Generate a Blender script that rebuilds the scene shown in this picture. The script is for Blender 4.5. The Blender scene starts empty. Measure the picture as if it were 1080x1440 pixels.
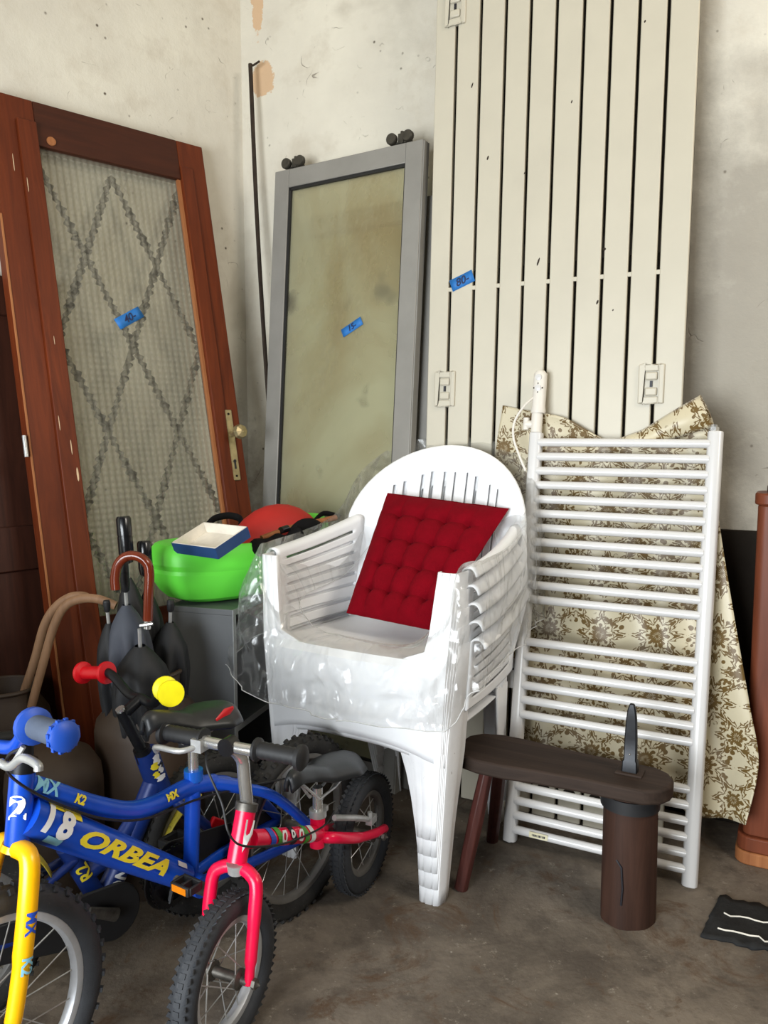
import bpy, bmesh, math, random
from mathutils import Vector, Matrix, noise
random.seed(7)
PI = math.pi
SC = bpy.context.scene
COL = SC.collection

# ---------------------------------------------------------------- camera
FPX, CAM_H = 1150.0, 1.15
PITCH = math.atan(120 / FPX)
cam_data = bpy.data.cameras.new('camera')
cam = bpy.data.objects.new('camera', cam_data); COL.objects.link(cam)
cam.location = (0, 0, CAM_H)
cam.rotation_euler = (PI / 2 - PITCH, 0, 0)
cam_data.sensor_fit = 'VERTICAL'; cam_data.sensor_height = 36.0
cam_data.lens = 36.0 * FPX / 1440.0
cam_data.clip_start = 0.02
SC.camera = cam

# ---------------------------------------------------------------- light and exposure
SC.view_settings.view_transform = 'Standard'
SC.view_settings.look = 'None'
SC.view_settings.gamma = 1.0
SC.view_settings.use_curve_mapping = False
SC.view_settings.exposure = 0.0
w = bpy.data.worlds.new('world'); SC.world = w; w.use_nodes = True
w.node_tree.nodes['Background'].inputs[0].default_value = (0.92, 0.95, 1.0, 1)
w.node_tree.nodes['Background'].inputs[1].default_value = 0.035

def area(name, loc, target, sx, sy, power, color):
    l = bpy.data.lights.new(name, 'AREA'); l.shape = 'RECTANGLE'; l.size = sx; l.size_y = sy
    l.energy = power; l.color = color
    o = bpy.data.objects.new(name, l); COL.objects.link(o); o.location = loc
    o.rotation_euler = (Vector(target) - Vector(loc)).to_track_quat('-Z', 'Y').to_euler()
    return o
area('doorway_daylight', (-1.75, -1.05, 0.95), (0.3, 2.4, 0.5), 1.9, 1.6, 185, (0.90, 0.96, 1.0))
area('high_window_light', (2.1, 0.2, 2.75), (-0.9, 2.8, 1.9), 1.1, 0.8, 46, (1.0, 0.93, 0.82))

# ---------------------------------------------------------------- helpers
FW = Vector((0, math.cos(PITCH), -math.sin(PITCH)))
UP = Vector((0, math.sin(PITCH), math.cos(PITCH)))
RT = Vector((1, 0, 0)); C0 = Vector((0, 0, CAM_H)); ZZ = Vector((0, 0, 1))
def ray(px, py): return FW + RT * ((px - 540) / FPX) - UP * ((py - 720) / FPX)
def at(px, py, Y):
    r = ray(px, py); return C0 + r * (Y / r.y)
def fl(px, py, z=0.0):
    r = ray(px, py); return C0 + r * ((z - CAM_H) / r.z)
def frame(o, x, z):
    """matrix with origin o, local x and local z (y = z cross x)"""
    x = Vector(x).normalized(); z = Vector(z); z = (z - x * z.dot(x)).normalized(); y = z.cross(x)
    m = Matrix((x, y, z)).transposed().to_4x4(); m.translation = o
    return m
def loc(M, px, py, y=0.0):
    """pixel -> local point of M lying in the plane local y"""
    n = M.col[1].to_3d(); o = M.translation + n * y
    r = ray(px, py); t = (o - C0).dot(n) / r.dot(n)
    return M.inverted() @ (C0 + r * t)
def lin(c):
    c = c / 255.0
    return c / 12.92 if c <= 0.04045 else ((c + 0.055) / 1.055) ** 2.4
def rgb(r, g, b): return (lin(r), lin(g), lin(b), 1.0)
def mul(c, k): return (min(c[0] * k, 1), min(c[1] * k, 1), min(c[2] * k, 1), 1)
def lerp(a, b, t): return a + (b - a) * t
def interp(x, pts):
    if x <= pts[0][0]: return pts[0][1]
    for (a, va), (b, vb) in zip(pts, pts[1:]):
        if x <= b: return lerp(va, vb, (x - a) / (b - a))
    return pts[-1][1]
def smooth_path(pts, n=6):
    pts = [Vector(p) for p in pts]; out = []
    for i in range(len(pts) - 1):
        p0 = pts[max(i - 1, 0)]; p1 = pts[i]; p2 = pts[i + 1]; p3 = pts[min(i + 2, len(pts) - 1)]
        for k in range(n):
            t = k / n
            out.append(0.5 * ((2 * p1) + (p2 - p0) * t + (2 * p0 - 5 * p1 + 4 * p2 - p3) * t * t + (3 * p1 - p0 - 3 * p2 + p3) * t ** 3))
    out.append(pts[-1]); return out

class NT:
    def __init__(s, name):
        s.m = bpy.data.materials.new(name); s.m.use_nodes = True; s.t = s.m.node_tree
        s.t.nodes.clear(); s.out = s.n('ShaderNodeOutputMaterial')
    def n(s, typ, **kw):
        nd = s.t.nodes.new(typ)
        for k, v in kw.items():
            if k in nd.inputs: nd.inputs[k].default_value = v
            else: setattr(nd, k, v)
        return nd
    def l(s, a, b): s.t.links.new(a, b)
    def tex(s, scale=(1, 1, 1)):
        tc = s.n('ShaderNodeTexCoord'); mp = s.n('ShaderNodeMapping'); mp.inputs['Scale'].default_value = scale
        s.l(tc.outputs['Object'], mp.inputs[0]); return mp.outputs[0]
    def noise(s, v, scale, detail=4, rough=0.6, dist=0.0):
        nd = s.n('ShaderNodeTexNoise'); nd.inputs['Scale'].default_value = scale; nd.inputs['Detail'].default_value = detail
        nd.inputs['Roughness'].default_value = rough; nd.inputs['Distortion'].default_value = dist
        s.l(v, nd.inputs['Vector']); return nd.outputs['Fac']
    def ramp(s, f, a, b, ca=(0, 0, 0, 1), cb=(1, 1, 1, 1)):
        nd = s.n('ShaderNodeValToRGB'); e = nd.color_ramp.elements
        e[0].position = a; e[1].position = b; e[0].color = ca; e[1].color = cb
        s.l(f, nd.inputs[0]); return nd.outputs[0]
    def mix(s, f, a, b):
        nd = s.n('ShaderNodeMix', data_type='RGBA')
        for sock, val in ((nd.inputs[0], f), (nd.inputs[6], a), (nd.inputs[7], b)):
            if hasattr(val, 'is_linked'): s.l(val, sock)
            else: sock.default_value = val
        return nd.outputs[2]
    def math(s, op, a, b=0.0, c=0.0):
        nd = s.n('ShaderNodeMath', operation=op)
        for i, val in enumerate((a, b, c)):
            if hasattr(val, 'is_linked'): s.l(val, nd.inputs[i])
            else: nd.inputs[i].default_value = val
        return nd.outputs[0]
    def bump(s, hgt, strength=0.3, dist=0.01):
        nd = s.n('ShaderNodeBump'); nd.inputs['Strength'].default_value = strength; nd.inputs['Distance'].default_value = dist
        s.l(hgt, nd.inputs['Height']); return nd.outputs[0]
    def bsdf(s, color, rough=0.5, metal=0.0, normal=None, **kw):
        b = s.n('ShaderNodeBsdfPrincipled')
        for sock, val in ((b.inputs['Base Color'], color), (b.inputs['Roughness'], rough), (b.inputs['Metallic'], metal)):
            if hasattr(val, 'is_linked'): s.l(val, sock)
            else: sock.default_value = val
        if normal is not None: s.l(normal, b.inputs['Normal'])
        for k, v in kw.items(): b.inputs[k].default_value = v
        s.l(b.outputs[0], s.out.inputs[0]); return b

def paint(name, c, rough=0.45, metal=0.0, var=0.18, scale=14, wear=None, wear_at=0.68, bump=0.06, bscale=60, stretch=(1, 1, 1)):
    """general procedural finish: slight colour drift, optional chips or dirt, fine relief"""
    t = NT(name); v = t.tex(stretch)
    f = t.noise(v, scale, 5)
    col = t.mix(t.ramp(f, 0.3, 0.7), mul(c, 1 - var), mul(c, 1 + var * 0.6))
    if wear: col = t.mix(t.ramp(t.noise(v, scale * 2.3, 7, 0.7), wear_at, wear_at + 0.06), col, wear)
    nb = t.bump(t.noise(v, bscale, 3), bump, 0.004)
    t.bsdf(col, rough, metal, nb, **({'Specular IOR Level': 0.12} if rough >= 0.8 else {})); return t.m

def wood(name, a, b, rough=0.4, axis='z', sc=9.0):
    t = NT(name); st = {'x': (0.08, 1, 1), 'y': (1, 0.08, 1), 'z': (1, 1, 0.08)}[axis]
    v = t.tex(st); f = t.noise(v, sc * 3, 6, 0.65, 1.2)
    f2 = t.noise(t.tex(), 5, 3)
    col = t.mix(t.ramp(f, 0.32, 0.68), a, b)
    col = t.mix(t.math('MULTIPLY', f2, 0.45), col, mul(a, 0.75))
    t.bsdf(col, rough, 0, t.bump(f, 0.10, 0.004), **{'Specular IOR Level': 0.5 if rough < 0.3 else 0.22}); return t.m

class MB:
    def __init__(s): s.v = []; s.f = []
    def add(s, vs, fs):
        o = len(s.v); s.v += [Vector(p) for p in vs]; s.f += [tuple(i + o for i in f) for f in fs]; return s
    def box(s, c, d, M=None):
        x, y, z = d[0] / 2, d[1] / 2, d[2] / 2; c = Vector(c)
        vs = [Vector((i * x, j * y, k * z)) for i in (-1, 1) for j in (-1, 1) for k in (-1, 1)]
        vs = [(M.to_3x3() @ p if M else p) + c for p in vs]
        return s.add(vs, [(0, 1, 3, 2), (4, 6, 7, 5), (0, 4, 5, 1), (2, 3, 7, 6), (0, 2, 6, 4), (1, 5, 7, 3)])
    def box2(s, a, b): return s.box([(p + q) / 2 for p, q in zip(a, b)], [abs(q - p) for p, q in zip(a, b)])
    def tube(s, pts, r, seg=10, caps=True, closed=False, flat=None):
        pts = [Vector(p) for p in pts]; n = len(pts); rs = r if isinstance(r, (list, tuple)) else [r] * n
        T = []
        for i in range(n):
            a = pts[(i - 1) % n] if (closed or i > 0) else pts[i]; b = pts[(i + 1) % n] if (closed or i < n - 1) else pts[i]
            d = b - a; T.append(d.normalized() if d.length > 1e-9 else ZZ.copy())
        ref = ZZ if abs(T[0].z) < 0.9 else Vector((1, 0, 0))
        N = (ref - T[0] * ref.dot(T[0])).normalized(); vs = []
        for i in range(n):
            N = (N - T[i] * N.dot(T[i])); N = N.normalized() if N.length > 1e-9 else T[i].orthogonal().normalized(); B = T[i].cross(N)
            for k in range(seg):
                a = 2 * PI * k / seg
                fa = flat if flat else 1.0
                vs.append(pts[i] + N * (math.cos(a) * rs[i]) + B * (math.sin(a) * rs[i] * fa))
        fs = []
        for i in range(n if closed else n - 1):
            j = (i + 1) % n
            for k in range(seg): fs.append((i * seg + k, i * seg + (k + 1) % seg, j * seg + (k + 1) % seg, j * seg + k))
        if caps and not closed:
            fs.append(tuple(range(seg))[::-1]); fs.append(tuple((n - 1) * seg + k for k in range(seg)))
        return s.add(vs, fs)
    def lathe(s, prof, seg=32, M=None, closed=False):
        M = M or Matrix.Identity(4); vs = []; n = len(prof)
        for k in range(seg):
            a = 2 * PI * k / seg
            for r, z in prof: vs.append(M @ Vector((r * math.cos(a), r * math.sin(a), z)))
        fs = []
        for k in range(seg):
            j = (k + 1) % seg
            for i in range(n if closed else n - 1):
                q = (i + 1) % n; fs.append((k * n + i, j * n + i, j * n + q, k * n + q))
        if not closed:
            for i in (0, n - 1):
                if prof[i][0] > 1e-6: fs.append(tuple(k * n + i for k in range(seg)) if i else tuple(k * n + i for k in range(seg))[::-1])
        return s.add(vs, fs)
    def prism(s, poly, y0, y1, M=None):
        """outline in local xz, extruded along y"""
        n = len(poly); vs = [Vector((x, y0, z)) for x, z in poly] + [Vector((x, y1, z)) for x, z in poly]
        if M: vs = [M @ p for p in vs]
        fs = [tuple(range(n)), tuple(range(2 * n - 1, n - 1, -1))] + [(i, i + n, (i + 1) % n + n, (i + 1) % n) for i in range(n)]
        return s.add(vs, fs)
    def grid(s, fn, nu, nv, hole=None, wrap=False):
        vs = []
        for j in range(nv + 1):
            for i in range(nu + (0 if wrap else 1)): vs.append(fn(i / nu, j / nv))
        w_ = nu if wrap else nu + 1; fs = []
        for j in range(nv):
            for i in range(nu):
                if hole and hole((i + 0.5) / nu, (j + 0.5) / nv): continue
                i2 = (i + 1) % w_
                fs.append((j * w_ + i, j * w_ + i2, (j + 1) * w_ + i2, (j + 1) * w_ + i))
        return s.add(vs, fs)
    def ball(s, c, r, seg=16, rings=10, M=None):
        r = r if isinstance(r, (tuple, list)) else (r, r, r); c = Vector(c); vs = []; fs = []
        for j in range(rings + 1):
            a = PI * j / rings
            for i in range(seg):
                b = 2 * PI * i / seg; p = Vector((r[0] * math.sin(a) * math.cos(b), r[1] * math.sin(a) * math.sin(b), r[2] * math.cos(a)))
                vs.append(c + (M.to_3x3() @ p if M else p))
        for j in range(rings):
            for i in range(seg): fs.append((j * seg + i, (j + 1) * seg + i, (j + 1) * seg + (i + 1) % seg, j * seg + (i + 1) % seg))
        return s.add(vs, fs)
    def mesh(s, name, smooth=True):
        me = bpy.data.meshes.new(name); me.from_pydata([tuple(p) for p in s.v], [], s.f)
        bm = bmesh.new(); bm.from_mesh(me)
        bmesh.ops.remove_doubles(bm, verts=bm.verts, dist=1e-6)
        loose = [v for v in bm.verts if not v.link_faces]
        if loose: bmesh.ops.delete(bm, geom=loose, context='VERTS')
        bmesh.ops.recalc_face_normals(bm, faces=bm.faces)
        if smooth:
            for f in bm.faces: f.smooth = True
            for e in bm.edges:
                if len(e.link_faces) == 2 and e.calc_face_angle(0) > 0.7: e.smooth = False
        bm.to_mesh(me); bm.free(); return me
    def build(s, name, mat, parent=None, smooth=True, bevel=0, solid=0, sub=0, M=None, label=None, offset=0):
        me = s.mesh(name, smooth)
        return link(name, me, mat, parent, bevel, solid, sub, M, label, offset)
def link(name, me, mat, parent=None, bevel=0, solid=0, sub=0, M=None, label=None, offset=0):
    if mat is not None and not me.materials: me.materials.append(mat)
    o = bpy.data.objects.new(name, me); COL.objects.link(o)
    if parent: o.parent = parent
    if M is not None: o.matrix_local = M
    if sub: md = o.modifiers.new('sub', 'SUBSURF'); md.levels = sub; md.render_levels = sub
    if solid: md = o.modifiers.new('solid', 'SOLIDIFY'); md.thickness = solid; md.offset = offset
    if bevel:
        md = o.modifiers.new('bevel', 'BEVEL'); md.width = bevel; md.segments = 2; md.limit_method = 'ANGLE'; md.angle_limit = 0.6
    if label: o['label'] = label
    return o
def thing(name, label, cat, M=None, group=None):
    o = bpy.data.objects.new(name, None); COL.objects.link(o); o.empty_display_size = 0.05
    if M is not None: o.matrix_world = M
    o['label'] = label; o['category'] = cat
    if group: o['group'] = group
    return o
def tag(o, label, cat, group=None):
    o['label'] = label; o['category'] = cat
    if group: o['group'] = group
    return o
def struct(o): o['kind'] = 'structure'; return o
def copy_tree(o, parent=None):
    c = o.copy(); COL.objects.link(c); c.parent = parent
    for ch in list(o.children): copy_tree(ch, c)
    return c

def text_mesh(body, size, bold=0.0, shear=0.0, cuts=8):
    cu = bpy.data.curves.new('lettering', 'FONT'); cu.body = body; cu.size = size; cu.offset = bold; cu.shear = shear
    cu.align_x = 'CENTER'; cu.align_y = 'CENTER'; cu.resolution_u = 3
    o = bpy.data.objects.new('lettering', cu); COL.objects.link(o)
    dg = bpy.context.evaluated_depsgraph_get(); me = bpy.data.meshes.new_from_object(o.evaluated_get(dg))
    bpy.data.objects.remove(o)
    bm = bmesh.new(); bm.from_mesh(me)
    for k in range(1, cuts):
        z = -size * 0.6 + size * 1.2 * k / cuts
        bmesh.ops.bisect_plane(bm, geom=bm.verts[:] + bm.edges[:] + bm.faces[:], plane_co=(0, z, 0), plane_no=(0, 1, 0))
    bm.to_mesh(me); bm.free(); return me
def wrap_on_tube(name, me, mat, parent, P0, P1, r, out, at_u, v_shift=0.0, lift=0.0012, label=None):
    """bend flat print round a tube; out = side it faces"""
    P0 = Vector(P0); ax = (Vector(P1) - P0).normalized(); out = Vector(out); out = (out - ax * out.dot(ax)).normalized()
    up = out.cross(ax)
    for v in me.vertices:
        u, w_ = v.co.x, v.co.y + v_shift
        a = w_ / r
        v.co = P0 + ax * (at_u + u) + (out * math.cos(a) + up * math.sin(a)) * (r + lift)
    me.update(); return link(name, me, mat, parent, label=label)
def flat_text(name, body, size, mat, parent, M, bold=0.0, shear=0.0):
    me = text_mesh(body, size, bold, shear, 1)
    return link(name, me, mat, parent, M=M)

# ---------------------------------------------------------------- materials
def wall_material(name, dirt_x, dirt_w, peel=(), grime=()):  # grime: grey patches, partly stain, partly painted light falloff
    t = NT(name); v = t.tex(); tc = t.n('ShaderNodeTexCoord')
    sep = t.n('ShaderNodeSeparateXYZ'); t.l(tc.outputs['Object'], sep.inputs[0]); X, Z = sep.outputs[0], sep.outputs[2]
    big = t.noise(v, 1.7, 5, 0.6); mid = t.noise(v, 6, 6, 0.65)
    col = t.mix(t.ramp(big, 0.35, 0.7), rgb(220, 214, 198), rgb(200, 193, 179))
    col = t.mix(t.ramp(mid, 0.52, 0.75), col, rgb(196, 187, 170))
    # localised damp and soot blotches
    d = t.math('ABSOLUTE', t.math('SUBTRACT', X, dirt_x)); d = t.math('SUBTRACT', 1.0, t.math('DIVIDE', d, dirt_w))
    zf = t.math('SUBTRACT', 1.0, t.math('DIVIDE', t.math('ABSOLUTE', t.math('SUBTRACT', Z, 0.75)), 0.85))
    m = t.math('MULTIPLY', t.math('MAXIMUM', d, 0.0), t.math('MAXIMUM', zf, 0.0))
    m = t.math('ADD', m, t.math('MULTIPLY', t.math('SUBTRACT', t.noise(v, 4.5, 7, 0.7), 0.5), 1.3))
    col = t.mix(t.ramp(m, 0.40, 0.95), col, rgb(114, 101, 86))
    col = t.mix(t.ramp(t.noise(v, 2.2, 4, 0.6, 0.4), 0.56, 0.8), col, rgb(176, 168, 152))
    for (gx, gz, rx, rz) in grime:  # grey patches: partly stain, partly light falloff painted into the wall colour
        a = t.math('POWER', t.math('DIVIDE', t.math('SUBTRACT', X, gx), rx), 2.0); b = t.math('POWER', t.math('DIVIDE', t.math('SUBTRACT', Z, gz), rz), 2.0)
        e = t.math('ADD', t.math('ADD', a, b), t.math('MULTIPLY', t.math('SUBTRACT', t.noise(v, 3.5, 6, 0.65), 0.5), 2.2))
        col = t.mix(t.ramp(e, 0.25, 1.1, (0.8, 0.8, 0.8, 1), (0, 0, 0, 1)), col, rgb(150, 143, 131))
    # hairline cracks, only here and there
    vo = t.n('ShaderNodeTexVoronoi', feature='DISTANCE_TO_EDGE'); vo.inputs['Scale'].default_value = 5.5
    wv = t.n('ShaderNodeVectorMath', operation='ADD'); t.l(v, wv.inputs[0])
    nz = t.n('ShaderNodeTexNoise'); nz.inputs['Scale'].default_value = 9; t.l(v, nz.inputs['Vector']); 
    sc_ = t.n('ShaderNodeVectorMath', operation='SCALE'); sc_.inputs['Scale'].default_value = 0.16
    t.l(nz.outputs['Color'], sc_.inputs[0]); t.l(sc_.outputs[0], wv.inputs[1]); t.l(wv.outputs[0], vo.inputs['Vector'])
    crack = t.ramp(vo.outputs['Distance'], 0.002, 0.007, (1, 1, 1, 1), (0, 0, 0, 1))
    cm = t.math('MULTIPLY', crack, t.ramp(t.noise(v, 9.0, 5), 0.56, 0.64))
    col = t.mix(t.math('MULTIPLY', cm, 0.75), col, rgb(92, 80, 66))
    # specks
    v2 = t.n('ShaderNodeTexVoronoi'); v2.inputs['Scale'].default_value = 22; t.l(v, v2.inputs['Vector'])
    sp = t.math('MULTIPLY', t.ramp(v2.outputs['Distance'], 0.05, 0.13, (1, 1, 1, 1), (0, 0, 0, 1)), t.ramp(t.noise(v, 8, 3), 0.52, 0.58))
    col = t.mix(sp, col, rgb(88, 76, 62))
    # places where the paint has flaked off
    pv = t.math('MULTIPLY', t.math('SUBTRACT', t.noise(v, 16, 5, 0.7), 0.5), 3.4)
    for (px_, pz_, rx, rz) in peel:
        a = t.math('POWER', t.math('DIVIDE', t.math('SUBTRACT', X, px_), rx), 2.0); b = t.math('POWER', t.math('DIVIDE', t.math('SUBTRACT', Z, pz_), rz), 2.0)
        e = t.math('ADD', t.math('ADD', a, b), pv)
        col = t.mix(t.ramp(e, 0.75, 0.9, (1, 1, 1, 1), (0, 0, 0, 1)), col, rgb(204, 172, 138))
    hgt = t.math('ADD', t.noise(v, 14, 6, 0.65), t.math('MULTIPLY', cm, -0.6))
    t.bsdf(col, 0.88, 0, t.bump(hgt, 0.35, 0.012)); return t.m

def floor_material():
    t = NT('stained concrete'); v = t.tex()
    a = t.noise(v, 2.3, 7, 0.7, 0.5); b = t.noise(v, 13, 6, 0.7); c = t.noise(v, 70, 4, 0.6)
    col = t.mix(t.ramp(a, 0.38, 0.62), rgb(82, 73, 64), rgb(124, 113, 100))
    col = t.mix(t.ramp(b, 0.5, 0.72), col, rgb(78, 69, 60))
    col = t.mix(t.ramp(t.noise(v, 24, 8, 0.85), 0.58, 0.66), col, rgb(148, 139, 126))
    col = t.mix(t.ramp(t.noise(v, 4.5, 7, 0.75, 1.0), 0.54, 0.64), col, rgb(88, 68, 50))
    vo = t.n('ShaderNodeTexVoronoi'); vo.inputs['Scale'].default_value = 34; t.l(v, vo.inputs['Vector'])
    sp = t.math('MULTIPLY', t.ramp(vo.outputs['Distance'], 0.05, 0.14, (1, 1, 1, 1), (0, 0, 0, 1)), t.ramp(c, 0.55, 0.62))
    col = t.mix(sp, col, rgb(165, 158, 146))
    t.bsdf(col, 0.8, 0, t.bump(t.math('ADD', t.math('MULTIPLY', b, 0.6), t.math('MULTIPLY', c, 0.5)), 0.35, 0.008)); return t.m

def film_material():
    t = NT('clear plastic film'); v = t.tex()
    n1 = t.noise(v, 4, 2, 0.5, 1.6); n2 = t.noise(t.tex((1, 1, 0.45)), 8, 2, 0.5, 1.0)
    rg = t.math('SUBTRACT', 1.0, t.math('ABSOLUTE', t.math('MULTIPLY', t.math('SUBTRACT', n2, 0.5), 5.0)))
    nb = t.bump(t.math('ADD', t.math('MULTIPLY', n1, 1.2), t.math('MULTIPLY', rg, 0.22)), 1.0, 0.035)
    tr = t.n('ShaderNodeBsdfTransparent'); tr.inputs[0].default_value = (0.97, 0.97, 0.965, 1)
    gl = t.n('ShaderNodeBsdfGlossy'); gl.inputs['Color'].default_value = (1, 1, 1, 1); gl.inputs['Roughness'].default_value = 0.2; t.l(nb, gl.inputs['Normal'])
    df = t.n('ShaderNodeBsdfDiffuse'); df.inputs['Color'].default_value = (0.72, 0.72, 0.71, 1)
    tl = t.n('ShaderNodeBsdfTranslucent'); tl.inputs['Color'].default_value = (0.8, 0.8, 0.78, 1)
    lw = t.n('ShaderNodeLayerWeight'); lw.inputs['Blend'].default_value = 0.35; t.l(nb, lw.inputs['Normal'])
    hz = t.n('ShaderNodeAddShader'); 
    m0 = t.n('ShaderNodeMixShader'); m0.inputs[0].default_value = 0.4; t.l(df.outputs[0], m0.inputs[1]); t.l(tl.outputs[0], m0.inputs[2])
    crease = t.ramp(rg, 0.80, 1.0)
    f1 = t.math('ADD', 0.08, t.math('ADD', t.math('MULTIPLY', crease, 0.12), t.math('MULTIPLY', t.math('POWER', lw.outputs['Facing'], 3.0), 0.30)))
    m1 = t.n('ShaderNodeMixShader'); t.l(f1, m1.inputs[0]); t.l(tr.outputs[0], m1.inputs[1]); t.l(m0.outputs[0], m1.inputs[2])
    m2 = t.n('ShaderNodeMixShader'); t.l(t.math('ADD', 0.035, t.math('MULTIPLY', lw.outputs['Fresnel'], 0.45)), m2.inputs[0]); t.l(m1.outputs[0], m2.inputs[1]); t.l(gl.outputs[0], m2.inputs[2])
    t.t.nodes.remove(hz)
    t.l(m2.outputs[0], t.out.inputs[0]); return t.m

def glass_material(name, tint, haze, haze_col, rough, bump_fn=None, gloss=0.5, bs=0.9):
    t = NT(name); v = t.tex()
    tr = t.n('ShaderNodeBsdfTransparent'); tr.inputs[0].default_value = tint
    df = t.n('ShaderNodeBsdfDiffuse'); df.inputs['Color'].default_value = haze_col
    gl = t.n('ShaderNodeBsdfGlossy'); gl.inputs['Roughness'].default_value = rough
    fz = None
    if bump_fn:
        hgt = bump_fn(t); nb = t.bump(hgt, bs, 0.02); t.l(nb, gl.inputs['Normal']); fz = hgt
    m1 = t.n('ShaderNodeMixShader'); m1.inputs[0].default_value = haze; t.l(tr.outputs[0], m1.inputs[1]); t.l(df.outputs[0], m1.inputs[2])
    if fz is not None: t.l(t.math('ADD', haze - 0.07, t.math('MULTIPLY', fz, 0.14)), m1.inputs[0])
    lw = t.n('ShaderNodeLayerWeight'); lw.inputs['Blend'].default_value = 0.35
    if fz is not None: t.l(nb, lw.inputs['Normal'])
    m2 = t.n('ShaderNodeMixShader'); t.l(t.math('MULTIPLY', lw.outputs['Fresnel'], gloss), m2.inputs[0]); t.l(m1.outputs[0], m2.inputs[1]); t.l(gl.outputs[0], m2.inputs[2])
    if name == 'frosted glass':
        st = t.mix(t.ramp(t.noise(t.tex((1, 1, 0.6)), 2.6, 4, 0.55, 0.6), 0.42, 0.68), haze_col, rgb(166, 150, 112))
        st = t.mix(t.ramp(t.noise(t.tex(), 5.5, 3, 0.5), 0.62, 0.74), st, rgb(124, 118, 100)); t.l(st, df.inputs['Color'])
    t.l(m2.outputs[0], t.out.inputs[0]); return t.m

def damask_material():
    """ochre medallions on cream satin; pattern in the cloth's own metres via its UV layer"""
    t = NT('ochre damask cloth'); uv = t.n('ShaderNodeUVMap'); uv.uv_map = 'print'
    sep = t.n('ShaderNodeSeparateXYZ'); t.l(uv.outputs[0], sep.inputs[0])
    nz = t.n('ShaderNodeTexNoise'); nz.inputs['Scale'].default_value = 55; nz.inputs['Detail'].default_value = 3; t.l(uv.outputs[0], nz.inputs['Vector'])
    wob = t.math('MULTIPLY', t.math('SUBTRACT', nz.outputs['Fac'], 0.5), 0.012)
    mask = None
    for (ox, oz, per, R, pet) in ((0.0, 0.0, 0.15, 0.074, 8), (0.075, 0.085, 0.15, 0.060, 6)):
        def cell(s_, o_, p_):
            a = t.math('DIVIDE', t.math('ADD', s_, o_), p_); a = t.math('SUBTRACT', t.math('FRACT', a), 0.5); return t.math('MULTIPLY', a, p_)
        x = t.math('ADD', cell(sep.outputs[0], ox, per), wob); z = t.math('SUBTRACT', cell(sep.outputs[1], oz, per * 1.13), wob)
        r = t.math('SQRT', t.math('ADD', t.math('MULTIPLY', x, x), t.math('MULTIPLY', z, z)))
        ang = t.math('ARCTAN2', z, x)
        rn = t.math('DIVIDE', r, R)
        s1 = t.math('COSINE', t.math('MULTIPLY', ang, pet)); s2 = t.math('COSINE', t.math('MULTIPLY', ang, pet * 2.0 + 0.0))
        s3 = t.math('COSINE', t.math('MULTIPLY', ang, pet * 3.0))
        edge = t.math('ADD', 0.74, t.math('ADD', t.math('MULTIPLY', s1, 0.20), t.math('MULTIPLY', s3, 0.07)))
        body = t.math('LESS_THAN', rn, edge)
        d1 = t.math('GREATER_THAN', t.math('ABSOLUTE', t.math('SUBTRACT', rn, t.math('ADD', 0.42, t.math('MULTIPLY', s1, 0.07)))), 0.055)
        d2 = t.math('GREATER_THAN', t.math('ABSOLUTE', t.math('SUBTRACT', rn, t.math('SUBTRACT', edge, 0.16))), 0.040)
        d3 = t.math('LESS_THAN', t.math('MULTIPLY', s2, t.math('SINE', t.math('MULTIPLY', rn, 15.0))), 0.62)
        k = t.math('MULTIPLY', t.math('MULTIPLY', body, d3), t.math('MULTIPLY', d1, d2))
        mask = k if mask is None else t.math('MAXIMUM', mask, k)
    vo = t.n('ShaderNodeTexVoronoi'); vo.inputs['Scale'].default_value = 62; t.l(uv.outputs[0], vo.inputs['Vector'])
    crumbs = t.math('MULTIPLY', t.math('LESS_THAN', vo.outputs['Distance'], 0.42), t.ramp(t.noise(uv.outputs[0], 14, 3), 0.51, 0.54))
    mask = t.math('MAXIMUM', mask, crumbs)
    col = t.mix(mask, rgb(200, 189, 160), rgb(104, 80, 36))
    wv = t.noise(uv.outputs[0], 300, 2)
    t.bsdf(col, 0.42, 0, t.bump(wv, 0.1, 0.002), **{'Sheen Weight': 0.2}); return t.m

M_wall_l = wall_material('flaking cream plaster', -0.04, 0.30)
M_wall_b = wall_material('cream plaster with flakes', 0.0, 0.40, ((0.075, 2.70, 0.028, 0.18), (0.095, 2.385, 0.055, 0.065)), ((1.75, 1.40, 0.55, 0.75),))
M_floor = floor_material()
M_ceil = paint('limewashed ceiling', rgb(205, 198, 182), 0.9)
M_redwood = wood('varnished red brown wood', rgb(82, 32, 11), rgb(116, 50, 19), 0.5)
M_redwood_x = wood('varnished red brown rail', rgb(56, 25, 14), rgb(76, 36, 20), 0.5, 'x')
M_rawwood = wood('worn wood edge', rgb(140, 84, 48), rgb(178, 118, 74), 0.6)
M_darkwood = wood('dark stained wood', rgb(50, 26, 18), rgb(72, 38, 26), 0.5)
M_iron = paint('dark wrought iron', rgb(34, 30, 24), 0.8, 0.0, 0.3, 30)
M_rust = paint('rusty iron rod', rgb(52, 40, 30), 0.7, 0.4, 0.4, 40)
M_brass = paint('dull brass', rgb(176, 160, 122), 0.35, 0.75, 0.2, 40, rgb(110, 92, 60))
M_alu = paint('grey painted aluminium', rgb(140, 137, 131), 0.45, 0.15, 0.1, 8, rgb(118, 112, 104), 0.66)
M_gasket = paint('black gasket', rgb(22, 21, 20), 0.6)
M_wheelgrey = paint('grimy roller', rgb(72, 68, 60), 0.5, 0.5, 0.3, 50)
M_slat = paint('old cream lacquer', rgb(194, 187, 169), 0.42, 0, 0.05, 5, rgb(190, 178, 150), 0.74, 0.05, 30)
M_back = paint('dark backing', rgb(44, 38, 32), 0.8)
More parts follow.
